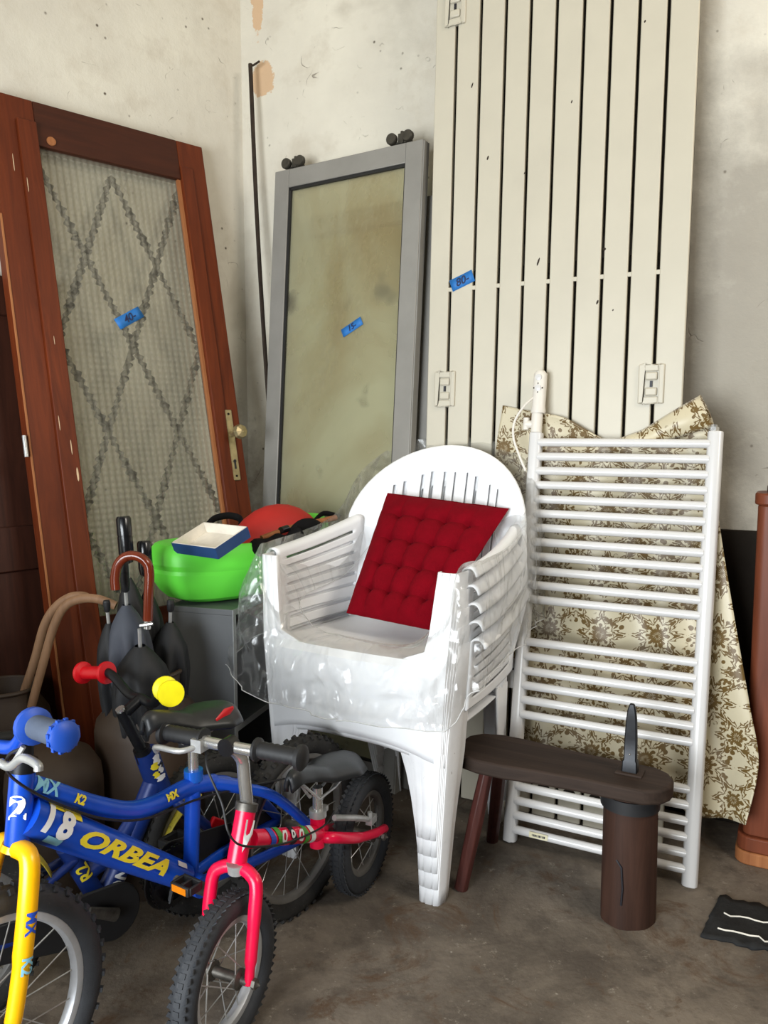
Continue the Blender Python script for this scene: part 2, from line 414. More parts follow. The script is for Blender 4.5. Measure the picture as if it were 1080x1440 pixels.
M_tape = paint('blue masking tape', rgb(34, 112, 186), 0.6, 0, 0.1)
M_ink = paint('dark ink', rgb(14, 26, 70), 0.6)
M_rad = paint('white enamel', rgb(212, 210, 208), 0.22, 0, 0.03, 5, None, 0.7, 0.02)
M_ctrl = paint('off white plastic', rgb(222, 216, 206), 0.4, 0, 0.05)
M_chrome = paint('bright chrome', rgb(206, 204, 200), 0.22, 0.8, 0.12, 30)
M_steel = paint('brushed steel', rgb(182, 182, 180), 0.36, 0.5, 0.2, 40)
M_dull = paint('grimy metal', rgb(108, 104, 98), 0.5, 0.8, 0.4, 50)
M_label = paint('cream sticker', rgb(214, 206, 170), 0.5)
M_chair = paint('white moulded plastic', rgb(246, 247, 249), 0.38, 0, 0.04, 6, None, 0.7, 0.04, 50)
M_chair_old = paint('white moulded plastic, scuffed', rgb(242, 242, 243), 0.45, 0, 0.06, 14, rgb(190, 186, 180), 0.66, 0.12, 60)
M_film = film_material()
M_hem = paint('milky film edge', rgb(206, 206, 204), 0.25)
M_cushion = paint('crimson cotton', rgb(116, 1, 17), 0.95, 0, 0.14, 24, None, 0.7, 0.25, 260)
M_button = paint('dark crimson thread', rgb(92, 6, 22), 0.9)
M_stool = wood('dark brown painted wood', rgb(46, 36, 30), rgb(66, 52, 44), 0.7, 'x', 12)
M_stool_leg = wood('dark red brown leg', rgb(58, 30, 26), rgb(84, 46, 40), 0.45, 'z', 12)
M_log = wood('dark stained log', rgb(50, 33, 26), rgb(74, 50, 40), 0.6, 'z', 7)
M_black = paint('black rubber', rgb(26, 26, 28), 0.6, 0, 0.2, 40)
M_blackmetal = paint('blackened steel', rgb(34, 35, 38), 0.4, 0.6, 0.25, 40)
M_blackgloss = paint('glossy black plastic', rgb(20, 20, 22), 0.22, 0, 0.2)
M_saddle = paint('black vinyl', rgb(32, 34, 36), 0.42, 0, 0.15, 30)
M_tyre = paint('grey black tyre rubber', rgb(44, 46, 50), 0.7, 0, 0.2, 30, rgb(74, 74, 74), 0.66, 0.3, 90)
M_tyre_old = paint('dusty tyre rubber', rgb(50, 49, 48), 0.8, 0, 0.25, 30, rgb(92, 88, 82), 0.62, 0.3, 90)
M_blue = paint('metallic blue lacquer', rgb(20, 78, 196), 0.28, 0.1, 0.15, 9, rgb(120, 140, 180), 0.77)
M_bluelight = paint('bright blue lacquer', rgb(30, 104, 214), 0.22, 0.3, 0.1)
M_blue2 = paint('deep blue lacquer', rgb(22, 48, 116), 0.4, 0.1, 0.2, 12, rgb(90, 96, 110), 0.72)
M_blueplastic = paint('blue grip plastic', rgb(26, 72, 166), 0.45)
M_greygrip = paint('grey blue rubber', rgb(72, 82, 100), 0.7)
M_yellow = paint('yellow lacquer', rgb(250, 184, 6), 0.3, 0, 0.08, 14, rgb(120, 92, 20), 0.76)
M_yplastic = paint('lemon yellow plastic', rgb(244, 228, 20), 0.4)
M_yguard = paint('scratched yellow mudguard', rgb(190, 172, 60), 0.4, 0.1, 0.2, 30, rgb(120, 110, 60), 0.6)
M_red = paint('red plastic', rgb(206, 10, 26), 0.4)
M_pink = paint('pinkish red lacquer', rgb(232, 14, 66), 0.28, 0, 0.08, 20, rgb(240, 170, 180), 0.75)
M_white = paint('white print', rgb(232, 232, 232), 0.5, 0, 0.04)
M_yprint = paint('yellow print', rgb(238, 216, 50), 0.5, 0, 0.05)
M_cyanprint = paint('pale blue print', rgb(130, 190, 214), 0.5, 0, 0.05)
M_greenprint = paint('green print', rgb(70, 150, 50), 0.5)
M_blueprint = paint('blue print', rgb(40, 80, 190), 0.5)
M_blackprint = paint('black print', rgb(20, 18, 26), 0.5)
M_orange = paint('orange reflector', rgb(226, 128, 20), 0.25)
M_alloy = paint('dull alloy rim', rgb(186, 188, 192), 0.38, 0.35, 0.12, 30)
M_alloy2 = paint('grey alloy rim', rgb(120, 118, 114), 0.5, 0.3, 0.2, 30)
M_green = paint('lime green plastic', rgb(108, 234, 72), 0.42, 0, 0.05, 6, None, 0.7, 0.04)
M_redfab = paint('red coated fabric', rgb(186, 32, 26), 0.6, 0, 0.1, 12)
M_blackfab = paint('black webbing', rgb(20, 19, 20), 0.8, 0, 0.2, 60)
M_umb_black = paint('black umbrella cloth', rgb(24, 25, 28), 0.65, 0, 0.2, 30)
M_umb_grey = paint('grey blue umbrella cloth', rgb(66, 70, 80), 0.7, 0, 0.12, 20)
M_crook = wood('glossy reddish crook wood', rgb(92, 34, 18), rgb(128, 52, 26), 0.16)
M_cane = wood('pale bent wood', rgb(130, 98, 72), rgb(158, 122, 92), 0.55)
M_jar = paint('brown stoneware', rgb(56, 42, 30), 0.6, 0, 0.2, 9, rgb(76, 58, 42), 0.66)
M_cab = paint('anthracite laminate', rgb(100, 102, 104), 0.5, 0, 0.06, 8)
M_cabedge = paint('grey edge band', rgb(158, 160, 160), 0.5, 0, 0.05)
M_card = paint('white card', rgb(226, 218, 204), 0.7)
M_chip = paint('pale bare wood', rgb(206, 176, 140), 0.7)
M_bluecard = paint('blue card', rgb(28, 62, 108), 0.6)
M_mat = paint('black rubber mat', rgb(44, 44, 44), 0.85, 0, 0.2, 40, rgb(84, 80, 74), 0.68, 0.4, 90)
M_cloth = damask_material()
M_case = wood('red brown veneer', rgb(104, 54, 34), rgb(132, 70, 46), 0.42)
M_case_top = paint('dark brown lacquer', rgb(70, 50, 42), 0.5)

# ---------------------------------------------------------------- room shell
WD = Vector((0.881, -0.472, 0)).normalized(); WN = Vector((0.472, 0.881, 0)).normalized()   # back wall: along, into
LD = Vector((0.713, 0.701, 0)).normalized(); LN = Vector((-0.701, 0.713, 0)).normalized()   # left wall: along (away), into
CORNER = Vector((-0.516, 3.11, 0))
MBK = frame(CORNER, WD, ZZ)
MLF = frame(CORNER, LD, ZZ)
struct(MB().box2((-0.2, 0, 0), (4.6, 0.15, 3.3)).build('wall_back', M_wall_b, M=MBK, smooth=False))
struct(MB().box2((-4.6, 0, 0), (0.0, 0.15, 3.3)).build('wall_left', M_wall_l, M=MLF, smooth=False))
# unseen low block, added on the left to shade jars and door foot
struct(MB().box2((-1.75, 0.85, 0), (-0.95, 1.02, 0.80)).build('wall_left_low', M_floor, smooth=False))  # added unseen shade block, not a wall of the room
struct(MB().box2((-4.5, -2.6, -0.1), (4.5, 4.2, 0)).build('floor', M_floor, smooth=False))
struct(MB().box2((-4.5, -0.2, 3.3), (4.5, 4.2, 3.4)).build('ceiling', M_ceil, smooth=False))
# thin dark strip along the foot of the back wall, right-hand end
struct(MB().box2((1.55, -0.012, 0), (4.5, 0, 0.86)).build('trim_1', M_back, M=MBK, bevel=0.004))  # plain thin dark strip

def tape(name_parent, M, w_, h_, text, tsize, tilt=0.0):
    """strip of masking tape lying on local xz plane facing -y"""
    m = MB().grid(lambda u, v: Vector(((u - 0.5) * w_, -0.0012 - 0.0006 * math.sin(u * 9), (v - 0.5) * h_)), 6, 1)
    Mt = M @ Matrix.Rotation(tilt, 4, 'Y')
    tp = m.build('price_tape', M_tape, name_parent, M=Mt, solid=0.0006)
    tp['label'] = 'blue masking tape price tag'
    flat_text('lettering', text, tsize, M_ink, tp, Matrix.Translation((0, -0.0032, 0)) @ Matrix.Rotation(PI / 2, 4, 'X'), 0.0004, 0.25)
    return tp

# ---------------------------------------------------------------- glazed wooden door leaning on the left wall
def wooden_door():
    TR = at(284, 207, 2.93); a = math.radians(11.7)
    up = ZZ * math.cos(a) + LN * math.sin(a); H = TR.z / math.cos(a); W = 0.712
    M = frame(TR - up * H - LD * W, LD, up)
    t = thing('glazed_wooden_door', 'red brown wooden door with ribbed glass and diamond iron grille, leaning on left wall', 'door', M)
    TH = 0.042; sl, sr = 0.135, 0.10; rt = 0.135; pb = 0.62
    for x0, x1 in ((0, sl), (W - sr, W)):
        MB().box2((x0, 0, 0), (x1, TH, H)).build('stile', M_redwood, t, bevel=0.003)
    MB().box2((sl, 0.001, H - rt), (W - sr, TH - 0.001, H)).build('rail', M_redwood_x, t, bevel=0.002)
    MB().box2((sl, 0.001, pb - 0.14), (W - sr, TH - 0.001, pb)).build('rail', M_redwood_x, t, bevel=0.002)
    MB().box2((sl, 0.001, 0), (W - sr, TH - 0.001, 0.16)).build('rail', M_redwood_x, t, bevel=0.002)
    MB().box2((sl - 0.005, 0.016, 0.155), (W - sr + 0.005, 0.03, pb - 0.135)).build('panel', M_redwood, t, bevel=0.002)
    # raised inner moulding on both stiles
    MB().box2((0.078, -0.012, 0.05), (sl, 0.002, H - 0.07)).build('moulding', M_redwood, t, bevel=0.003)
    MB().box2((W - sr, -0.006, 0.05), (W - 0.052, 0.002, H - 0.09)).build('moulding', M_redwood, t, bevel=0.003)
    MB().box2((W - sr - 0.012, 0.006, pb), (W - sr, 0.018, H - rt)).build('glazing_bead', M_rawwood, t, bevel=0.001)
    MB().box2((0.0, -0.002, 0.02), (0.006, 0.002, H * 0.83)).build('worn_edge', M_rawwood, t, bevel=0.001, label='pale worn strip along the door edge')
    def ribs(tt):
        v = tt.tex(); sp = tt.n('ShaderNodeSeparateXYZ'); tt.l(v, sp.inputs[0])
        a_ = tt.math('ABSOLUTE', tt.math('SINE', tt.math('MULTIPLY', sp.outputs[0], 150.0)))
        b_ = tt.math('ABSOLUTE', tt.math('SINE', tt.math('MULTIPLY', sp.outputs[2], 165.0)))
        return tt.math('MULTIPLY', tt.math('ADD', tt.math('MULTIPLY', a_, 1.4), tt.math('MULTIPLY', b_, 0.6)), 0.5)
    mg = glass_material('ribbed glass', (0.93, 0.93, 0.90, 1), 0.13, rgb(196, 190, 172), 0.25, ribs, 0.25, 0.35)
    pane = MB().box2((sl, 0.016, pb), (W - sr, 0.021, H - rt)).build('glass_pane', mg, t, smooth=False)
    # twisted iron bars behind the glass
    iw, ih, x0, z0 = W - sl - sr, H - rt - pb, sl, pb
    def bar(a_, b_):
        A = Vector((x0 + a_[0] * iw, 0.032, z0 + ih - a_[1])); B = Vector((x0 + b_[0] * iw, 0.032, z0 + ih - b_[1]))
        n = int((B - A).length / 0.012); pts = []; rs = []
        for i in range(n + 1):
            p = A.lerp(B, i / n); off = 0.0045 * (1 if i % 2 else -1)
            pts.append(p + Vector((off, 0, off * 0.3))); rs.append(random.uniform(0.0065, 0.0145))
        MB().tube(pts, rs, 6).build('grille_bar', M_iron, t)
    q = ih / 2.55            # vertical drop per half diamond
    o_ = 0.03
    pts_dn = [((0.0, o_), (1.0, o_ + 2 * q)), ((0.5, o_), (1.0, o_ + q)), ((0.0, o_ + q), (0.745, o_ + 2.49 * q)), ((0.0, o_ + 2 * q), (0.245, o_ + 2.49 * q))]
    pts_up = [((0.5, o_), (0.0, o_ + q)), ((1.0, o_), (0.0, o_ + 2 * q)), ((1.0, o_ + q), (0.255, o_ + 2.49 * q)), ((1.0, o_ + 2 * q), (0.755, o_ + 2.49 * q))]
    for a_, b_ in pts_dn + pts_up: bar(a_, b_)
    for (fx, kz) in ((0.25, 0.5), (0.75, 0.5), (0.5, 1.0), (0.25, 1.5), (0.75, 1.5), (0.5, 2.0)):
        MB().ball((x0 + fx * iw, 0.032, z0 + ih - 0.03 - kz * q), (0.013, 0.006, 0.020), 10, 6).build('grille_knot', M_iron, t)
    # handle plate, knob, keyhole
    P = loc(M, 331, 626); hp = MB().box((W - 0.045, -0.003, P.z), (0.030, 0.006, 0.24)).build('handle_plate', M_brass, t, bevel=0.002, label='dull brass handle plate with keyhole')
    Mk = Matrix.Translation((W - 0.043, -0.005, P.z + 0.035)) @ Matrix.Rotation(PI / 2, 4, 'X')
    MB().lathe([(0.010, 0), (0.009, 0.012), (0.012, 0.03), (0.022, 0.040), (0.026, 0.05), (0.022, 0.062), (0.004, 0.066)], 8, Mk).build('knob', M_brass, hp, smooth=False, bevel=0.001)
    MB().lathe([(0.0055, 0), (0.0055, 0.003), (0.001, 0.003)], 14, Matrix.Translation((W - 0.045, -0.0055, P.z - 0.055)) @ Matrix.Rotation(PI / 2, 4, 'X')).box((W - 0.045, -0.0075, P.z - 0.070), (0.005, 0.003, 0.022)).build('keyhole', M_blackprint, hp)
    for dz in (0.105, -0.105):
        MB().lathe([(0.004, 0), (0.004, 0.002), (0.001, 0.0025)], 10, Matrix.Translation((W - 0.045, -0.0058, P.z + dz)) @ Matrix.Rotation(PI / 2, 4, 'X')).build('screw', M_iron, hp)
    # knot plug, chips, hinge pin
    K = loc(M, 72, 199); MB().lathe([(0.014, 0), (0.013, 0.004), (0.006, 0.005), (0.001, 0.004)], 14, Matrix.Translation((K.x, 0, K.z)) @ Matrix.Rotation(PI / 2, 4, 'X')).build('filler_plug', M_rawwood, t)
    for (px, py, ww, hh) in ((19, 228, 0.004, 0.060), (37, 262, 0.004, 0.050), (81, 596, 0.004, 0.05), (107, 668, 0.010, 0.045), (98, 630, 0.005, 0.05), (74, 480, 0.003, 0.03)):
        c = loc(M, px, py); yy = -0.0125 if 0.078 < c.x < sl else -0.0006
        MB().lathe([(0.5, 0), (0.42, 0.3), (0.01, 0.32)], 8, Matrix.Translation((c.x, yy + 0.0008, c.z)) @ Matrix.Diagonal((ww * 0.7, 0.004, hh, 1)) @ Matrix.Rotation(PI / 2, 4, 'X')).build('paint_chip', M_chip, t, bevel=0.0008, label='pale chip in the varnish')
    c = loc(M, 35, 628); MB().tube([(c.x, -0.004, c.z - 0.03), (c.x, -0.004, c.z + 0.03)], 0.006, 10).build('hinge_pin', M_steel, t)
    c = loc(M, 182, 447, 0.014)
    tape(t, Matrix.Translation((c.x, 0.0155, c.z)), 0.10, 0.036, '40-', 0.034, -0.52)
    return M
MDOOR = wooden_door()

# dark door leaf behind it, near end of the left wall
def dark_leaf():
    o = MDOOR.translation + LD * -0.62 + LN * 0.16
    o.z = 0
    a = math.radians(10.5); up = ZZ * math.cos(a) + LN * math.sin(a); M = frame(o, LD, up)
    t = thing('wooden_door_leaf', 'dark brown wooden door leaf standing in shadow behind the glazed door', 'door', M)
    W, H = 0.80, 1.62
    for x0, x1 in ((0, 0.11), (W - 0.11, W)): MB().box2((x0, 0, 0), (x1, 0.04, H)).build('stile', M_darkwood, t, bevel=0.003)
    for z0, z1 in ((0, 0.16), (0.75, 0.88), (H - 0.12, H)): MB().box2((0.11, 0, z0), (W - 0.11, 0.038, z1)).build('rail', M_darkwood, t, bevel=0.003)
    for z0, z1 in ((0.16, 0.75), (0.88, H - 0.12)): MB().box2((0.105, 0.012, z0 - 0.005), (W - 0.105, 0.028, z1 + 0.005)).build('panel', M_darkwood, t, bevel=0.004)
dark_leaf()

# ---------------------------------------------------------------- iron rod in the corner
rod = MB().tube(smooth_path([at(352, 90, 3.03), at(361, 300, 3.0), at(373, 500, 2.95), at(389, 712, 2.90), at(398, 830, 2.87)], 4), 0.0075, 8)
rod.tube([at(352, 92, 3.03), at(356, 92, 3.028), at(365, 86, 3.02)], 0.004, 6)
tag(rod.build('iron_rod', M_rust), 'long thin rusty rod leaning in the corner of the walls', 'rod')

# ---------------------------------------------------------------- grey sliding glass doors
def glass_door(TL, TRt, deg, label, rollers, tape_px=None):
    X = TRt - TL; X.z = 0; W = X.length; X.normalize(); N = Vector((-X.y, X.x, 0)); a = math.radians(deg)
    up = ZZ * math.cos(a) + N * math.sin(a); H = (TL.z + TRt.z) / 2 / math.cos(a)
    o = TL - up * H; o.z = 0; M = frame(o, X, up)
    t = thing('sliding_glass_door', label, 'door', M, 'grey framed sliding glass doors')
    s_ = 0.062; TH = 0.036
    for x0, x1 in ((0, s_), (W - s_, W)): MB().box2((x0, 0, 0), (x1, TH, H)).build('stile', M_alu, t, bevel=0.002)
    for z0, z1 in ((0, 0.08), (H - s_, H)): MB().box2((s_, 0.0005, z0), (W - s_, TH - 0.0005, z1)).build('rail', M_alu, t, bevel=0.002)
    g = MB()
    for b in (((s_, 0.004, 0.08), (s_ + 0.010, 0.02, H - s_)), ((W - s_ - 0.004, 0.004, 0.08), (W - s_, 0.02, H - s_)), ((s_, 0.004, H - s_ - 0.010), (W - s_, 0.02, H - s_)), ((s_, 0.004, 0.08), (W - s_, 0.02, 0.088))): g.box2(*b)
    g.build('gasket', M_gasket, t, smooth=False)
    def cloud(tt): return tt.noise(tt.tex(), 3.0, 4, 0.55)
    mg = bpy.data.materials.get('frosted glass') or glass_material('frosted glass', (0.90, 0.91, 0.82, 1), 0.40, rgb(196, 192, 160), 0.3, cloud, 0.35)
    MB().box2((s_, 0.012, 0.08), (W - s_, 0.017, H - s_)).build('glass_pane', mg, t, smooth=False)
    MB().box2((W, 0.004, 0.0), (W + 0.004, TH - 0.004, H - 0.004)).build('edge_strip', M_alu, t)
    if rollers:
        for fx in (0.075, 0.80):
            r = MB(); bx = fx * W + 0.03
            r.box((bx, TH / 2, H + 0.010), (0.075, 0.012, 0.006)); r.box((bx, TH / 2, H + 0.022), (0.020, 0.018, 0.030)); r.tube([(bx, TH / 2, H), (bx, TH / 2, H + 0.046)], 0.006, 8)
            rr = r.build('roller_carriage', M_wheelgrey, t, bevel=0.001)
            for dx in (-0.030, 0.030):
                MB().lathe([(0.003, -0.009), (0.016, -0.009), (0.018, -0.006), (0.018, 0.006), (0.016, 0.009), (0.003, 0.009)], 18, Matrix.Translation((bx + dx, TH / 2 - 0.012, H + 0.022)) @ Matrix.Rotation(PI / 2, 4, 'X')).build('roller', M_wheelgrey, rr)
    if tape_px:
        c = loc(M, *tape_px, 0.010); tape(t, Matrix.Translation((c.x, 0.0105, c.z)), 0.085, 0.028, '15-', 0.026, -0.46)
    return M
TLg = at(387, 240.5, 2.93); TRg = at(595, 196.5, 2.60)
MGD = glass_door(TLg, TRg, 4.6, 'front grey sliding door with frosted pane, roller wheels on top and blue price tape', True, (495, 460))
Xg = (TRg - TLg); Xg.z = 0; Xg.normalize(); Ng = Vector((-Xg.y, Xg.x, 0))
TL2 = TLg + Ng * 0.055 - Xg * 0.035; TL2.z = 1.87; TR2 = TL2 + Xg * 0.655
glass_door(TL2, TR2, 5.0, 'second lower grey sliding door standing directly behind the frosted one', False)

# ---------------------------------------------------------------- white slatted panel on the back wall
def slatted_panel():
    o = fl(650, 1124); a = math.radians(2.6); up = ZZ * math.cos(a) + WN * math.sin(a)
    M = frame(o, WD, up); L = 2.84
    xl = loc(M, 604.5, 320).x; xr = loc(M, 972.5, 320).x; W = xr - xl
    M = frame(o + WD * xl, WD, up)
    t = thing('slatted_panel', 'tall cream panel of upright slats with flush latches, leaning on back wall', 'panel', M)
    seams = [0] + [loc(M, px, py).x for px, py in ((634, 347), (667.5, 342), (702, 338), (736.5, 335), (772.5, 331), (810.5, 327), (848.5, 323), (887.5, 319), (928, 314))] + [W]
    for i in range(10):
        MB().box2((seams[i] + 0.0045, 0, 0.004), (seams[i + 1] - 0.0045, 0.018, L)).build('slat', M_slat, t, bevel=0.003)
    for z in (0.25, 0.95, 1.62, 2.4): MB().box2((0.01, 0.018, z), (W - 0.01, 0.034, z + 0.06)).build('cross_rail', M_back, t)
    MB().box2((0.006, 0.028, 0.0), (W - 0.006, 0.032, L - 0.01)).build('backing', M_back, t, smooth=False)
    for x in seams[1:-1]:
        z = 1.565
        MB().box((x, 0.004, z), (0.011, 0.006, 0.012)).build('clip', M_slat, t, bevel=0.001)
    for (px, py) in ((626, 547), (916, 540), (641, 10)):
        c = loc(M, px, py); fr = MB()
        w2, h2, iw, ih = 0.034, 0.053, 0.019, 0.034
        for b in (((-w2, -0.007, -h2), (-iw, 0.002, h2)), ((iw, -0.007, -h2), (w2, 0.002, h2)), ((-iw, -0.007, ih), (iw, 0.002, h2)), ((-iw, -0.007, -h2), (iw, 0.002, -ih))):
            fr.box2([b[0][0] + c.x, b[0][1], b[0][2] + c.z], [b[1][0] + c.x, b[1][1], b[1][2] + c.z])
        f_ = fr.build('latch_frame', M_slat, t, bevel=0.003)
        MB().box((c.x, 0.0, c.z), (0.038, 0.003, 0.068)).build('recess', M_slat, f_)
        for dz in (0.021, -0.021): MB().box((c.x, -0.005, c.z + dz), (0.032, 0.008, 0.022)).build('latch_pad', M_slat, f_, bevel=0.004)
        MB().box((c.x, -0.003, c.z), (0.007, 0.004, 0.016)).build('latch_slot', M_blackprint, f_)
    # half-round notches near the foot show between the radiator bars
    for i in range(4, 9):
        x = (seams[i] + seams[i + 1]) / 2
        MB().prism([(x + 0.02 * math.cos(k * PI / 10), 0.085 + 0.02 * math.sin(k * PI / 10)) for k in range(11)], -0.0012, 0.002).build('notch', M_back, t, smooth=False)
    c = loc(M, 650, 395); tape(t, Matrix.Translation((c.x, 0, c.z)), 0.076, 0.036, '80-', 0.033, -0.36)
    # chips in the lacquer
    for (px, py, w_, h_) in ((757, 368, 0.006, 0.026), (840, 425, 0.006, 0.014), (664, 120, 0.005, 0.018), (686, 222, 0.006, 0.014), (907, 30, 0.005, 0.008), (804, 143, 0.004, 0.01), (850, 350, 0.01, 0.008), (862, 436, 0.004, 0.006), (738, 243, 0.004, 0.008)):
        c = loc(M, px, py); MB().lathe([(w_ * 0.5, 0), (w_ * 0.42, 0.0008)], 7, Matrix.Translation((c.x, 0.0002, c.z)) @ Matrix.Rotation(0.3, 4, 'Y') @ Matrix.Diagonal((1, 1, h_ / w_, 1)) @ Matrix.Rotation(PI / 2, 4, 'X')).build('chip', M_rust, t)
    return M
MSP = slatted_panel()

# ---------------------------------------------------------------- towel radiator
RA = fl(718, 1180); RBt = fl(967, 1240); RX = (RBt - RA); RX.z = 0; RX.normalize(); RN = Vector((-RX.y, RX.x, 0))
RLEAN = math.radians(9.0); RUP = ZZ * math.cos(RLEAN) + RN * math.sin(RLEAN)
def radiator():
    M = frame(RA - RX * 0.018, RX, RUP)
    t = thing('towel_radiator', 'white ladder towel radiator with horizontal bars, leaning against back wall', 'radiator', M)
    W, H = 0.512, 1.145
    def post(x, z0, z1, name):
        prof = [(-0.019, 0.0), (-0.019, -0.016), (-0.015, -0.024), (-0.006, -0.028), (0.006, -0.028), (0.015, -0.024), (0.019, -0.016), (0.019, 0.0)]
        m = MB(); n = len(prof)
        m.add([Vector((x + p[0], p[1], z)) for z in (z0, z1) for p in prof], [(i, (i + 1) % n, n + (i + 1) % n, n + i) for i in range(n)] + [tuple(range(n))[::-1], tuple(range(n, 2 * n))])
        return m.build(name, M_rad, t, bevel=0.0025)
    post(0.019, 0.0, H, 'post'); post(W - 0.019, -0.005, H + 0.005, 'post')
    zs = [lerp(1.117, 0.675, i / 11) for i in range(12)] + [lerp(0.556, 0.354, i / 5) for i in range(6)] + [lerp(0.235, 0.036, i / 5) for i in range(6)]
    for z in zs:
        p = [(0.036, -0.016, z), (0.05, -0.018, z), (W / 2, -0.022, z), (W - 0.05, -0.018, z), (W - 0.036, -0.016, z)]
        MB().tube(smooth_path(p, 3), 0.0118, 12).build('bar', M_rad, t)
    # element with its control head on top of the left post
    MB().tube([(0.019, -0.014, H), (0.019, -0.014, H + 0.06)], 0.016, 16).build('sleeve', M_ctrl, t)
    MB().tube([(0.019, -0.014, H + 0.024), (-0.012, -0.014, H + 0.024)], 0.011, 12).tube([(-0.012, -0.014, H + 0.008), (-0.012, -0.014, H + 0.042)], 0.009, 12).build('valve_tee', M_ctrl, t)
    hd = MB().lathe([(0.020, H + 0.055), (0.021, H + 0.062), (0.019, H + 0.075), (0.019, H + 0.155), (0.0185, H + 0.168), (0.012, H + 0.176), (0.001, H + 0.178)], 24, Matrix.Translation((0.021, -0.014, 0))).build('control_head', M_ctrl, t)
    for dz in (0.155, 0.125):
        MB().lathe([(0.0095, 0), (0.009, 0.003), (0.004, 0.0045), (0.001, 0.0045)], 16, Matrix.Translation((0.021, -0.031, H + dz)) @ Matrix.Rotation(PI / 2, 4, 'X')).build('button', M_rad, hd)
    for dx, dz in ((0, 0.0125), (0, -0.0125), (0.0125, 0), (-0.0125, 0)):
        MB().box((0.021 + dx, -0.0325 + abs(dx) * 0.12, H + 0.125 + dz), (0.0025, 0.002, 0.004)).build('mark', M_iron, hd)
    q = [loc(M, px, py, yy) for px, py, yy in ((754, 556, -0.02), (738, 570, -0.04), (724, 592, -0.045), (722, 615, -0.045), (730, 640, -0.04), (739, 662, -0.035))]
    MB().tube(smooth_path(q, 6), 0.0034, 8).build('power_cord', M_ctrl, t)
    MB().tube([(W - 0.024, -0.012, H + 0.005), (W - 0.024, -0.012, H + 0.016)], 0.013, 6).tube([(W - 0.024, -0.012, H + 0.016), (W - 0.024, -0.012, H + 0.022)], 0.009, 10).build('vent_plug', M_chrome, t)
    lb = MB().box((0.105, -0.0325, 0.037), (0.052, 0.001, 0.015)).build('maker_plate', M_label, t, label='small cream sticker, its dark lettering upside down')
    for k in range(9): MB().box((0.088 + k * 0.0042, -0.0334, 0.0365), (0.0016 + 0.0012 * (k % 3), 0.0006, 0.0056)).build('mark', M_blackprint, lb)
    MB().ball((0.019, -0.012, -0.006), 0.009, 12, 8).build('foot_plug', M_rad, t)
    # hanging plates behind the left post
    for z, hh in ((0.46, 0.085), (0.15, 0.10)):
        b = MB().box2((-0.022, 0.002, z - hh / 2), (0.03, 0.005, z + hh / 2)).build('hanging_plate', M_rad, t, bevel=0.001)
        MB().box((-0.010, 0.001, z + 0.012), (0.018, 0.002, 0.006)).build('slot', M_blackprint, b)
    return M
MRAD = radiator()

# ---------------------------------------------------------------- damask cloth between radiator and panel
def cloth():
    a = math.radians(4.2); up = ZZ * math.cos(a) + WN * math.sin(a)
    M = frame(WD * 0.30 + WN * 2.215, WD, up)
    def L(ps): return [loc(M, *p) for p in ps]
    top = L([(707, 570), (740, 577), (775, 583), (800, 590), (830, 607), (862, 622), (895, 622), (925, 603), (955, 578), (986, 556)])
    bot = L([(722, 1050), (760, 1062), (800, 1075), (850, 1088), (900, 1100), (940, 1118), (962, 1138), (990, 1149), (1020, 1151), (1050, 1153)])
    lef = L([(707, 570), (697, 640), (700, 720), (712, 850), (720, 960), (722, 1050)])
    rig = L([(986, 556), (1004, 598), (1003, 660), (1014, 745), (1028, 830), (1042, 910), (1056, 990), (1068, 1070), (1050, 1153)])
    T, B, LF, RG = (smooth_path(p, 8) for p in (top, bot, lef, rig))
    def ev(P, u):
        x = u * (len(P) - 1); i = min(int(x), len(P) - 2); return P[i].lerp(P[i + 1], x - i)
    def fn(u, v):
        c = ev(T, u) * (1 - v) + ev(B, u) * v + ev(LF, v) * (1 - u) + ev(RG, v) * u
        c -= (T[0] * (1 - u) * (1 - v) + T[-1] * u * (1 - v) + B[0] * (1 - u) * v + B[-1] * u * v)
        fold = 0.011 * math.sin(u * 21 + 2.2 * math.sin(v * 3.1) + v * 2) * (0.35 + v) + 0.012 * noise.noise(Vector((u * 5, v * 4, 1.3)))
        c.y += fold - 0.03 * max(0, u - 0.72) * v * 3 - 0.03 * max(0, 0.12 - v) * 4 * abs(math.sin(u * 5.5))
        return c
    nu, nv = 64, 56; m = MB().grid(fn, nu, nv)
    me = m.mesh('damask_cloth')
    uvl = me.uv_layers.new(name='print')
    for lp in me.loops:
        p = me.vertices[lp.vertex_index].co; uvl.data[lp.index].uv = (p.x + 0.012 * math.sin(p.z * 6), p.z + 0.02 * math.sin(p.x * 5))
    o = link('damask_cloth', me, M_cloth, solid=0.0025, M=M)
    tag(o, 'ochre and cream damask patterned cloth hanging behind the towel radiator', 'cloth')
    # turned-over corner at the top right
    q = [loc(M, *p, -0.028) for p in ((842, 628), (900, 606), (984, 556), (1004, 600), (930, 622))]
    def fl_(u, v):
        a_ = q[0].lerp(q[1], min(u * 2, 1)).lerp(q[2], max(u * 2 - 1, 0)) if False else (q[0].lerp(q[1], u * 2) if u < 0.5 else q[1].lerp(q[2], u * 2 - 1))
        b_ = (q[0].lerp(q[4], u * 2) if u < 0.5 else q[4].lerp(q[3], u * 2 - 1))
        p = a_.lerp(b_, v); p.y += -0.016 * math.sin(v * PI) + 0.004 * math.sin(u * 14); return p
    me2 = MB().grid(fl_, 20, 8).mesh('turned_corner'); uv2 = me2.uv_layers.new(name='print')
    for lp in me2.loops:
        p = me2.vertices[lp.vertex_index].co; uv2.data[lp.index].uv = (p.z + 0.03, p.x + 0.05)
    link('turned_corner', me2, M_cloth, o, solid=0.0025)
cloth()

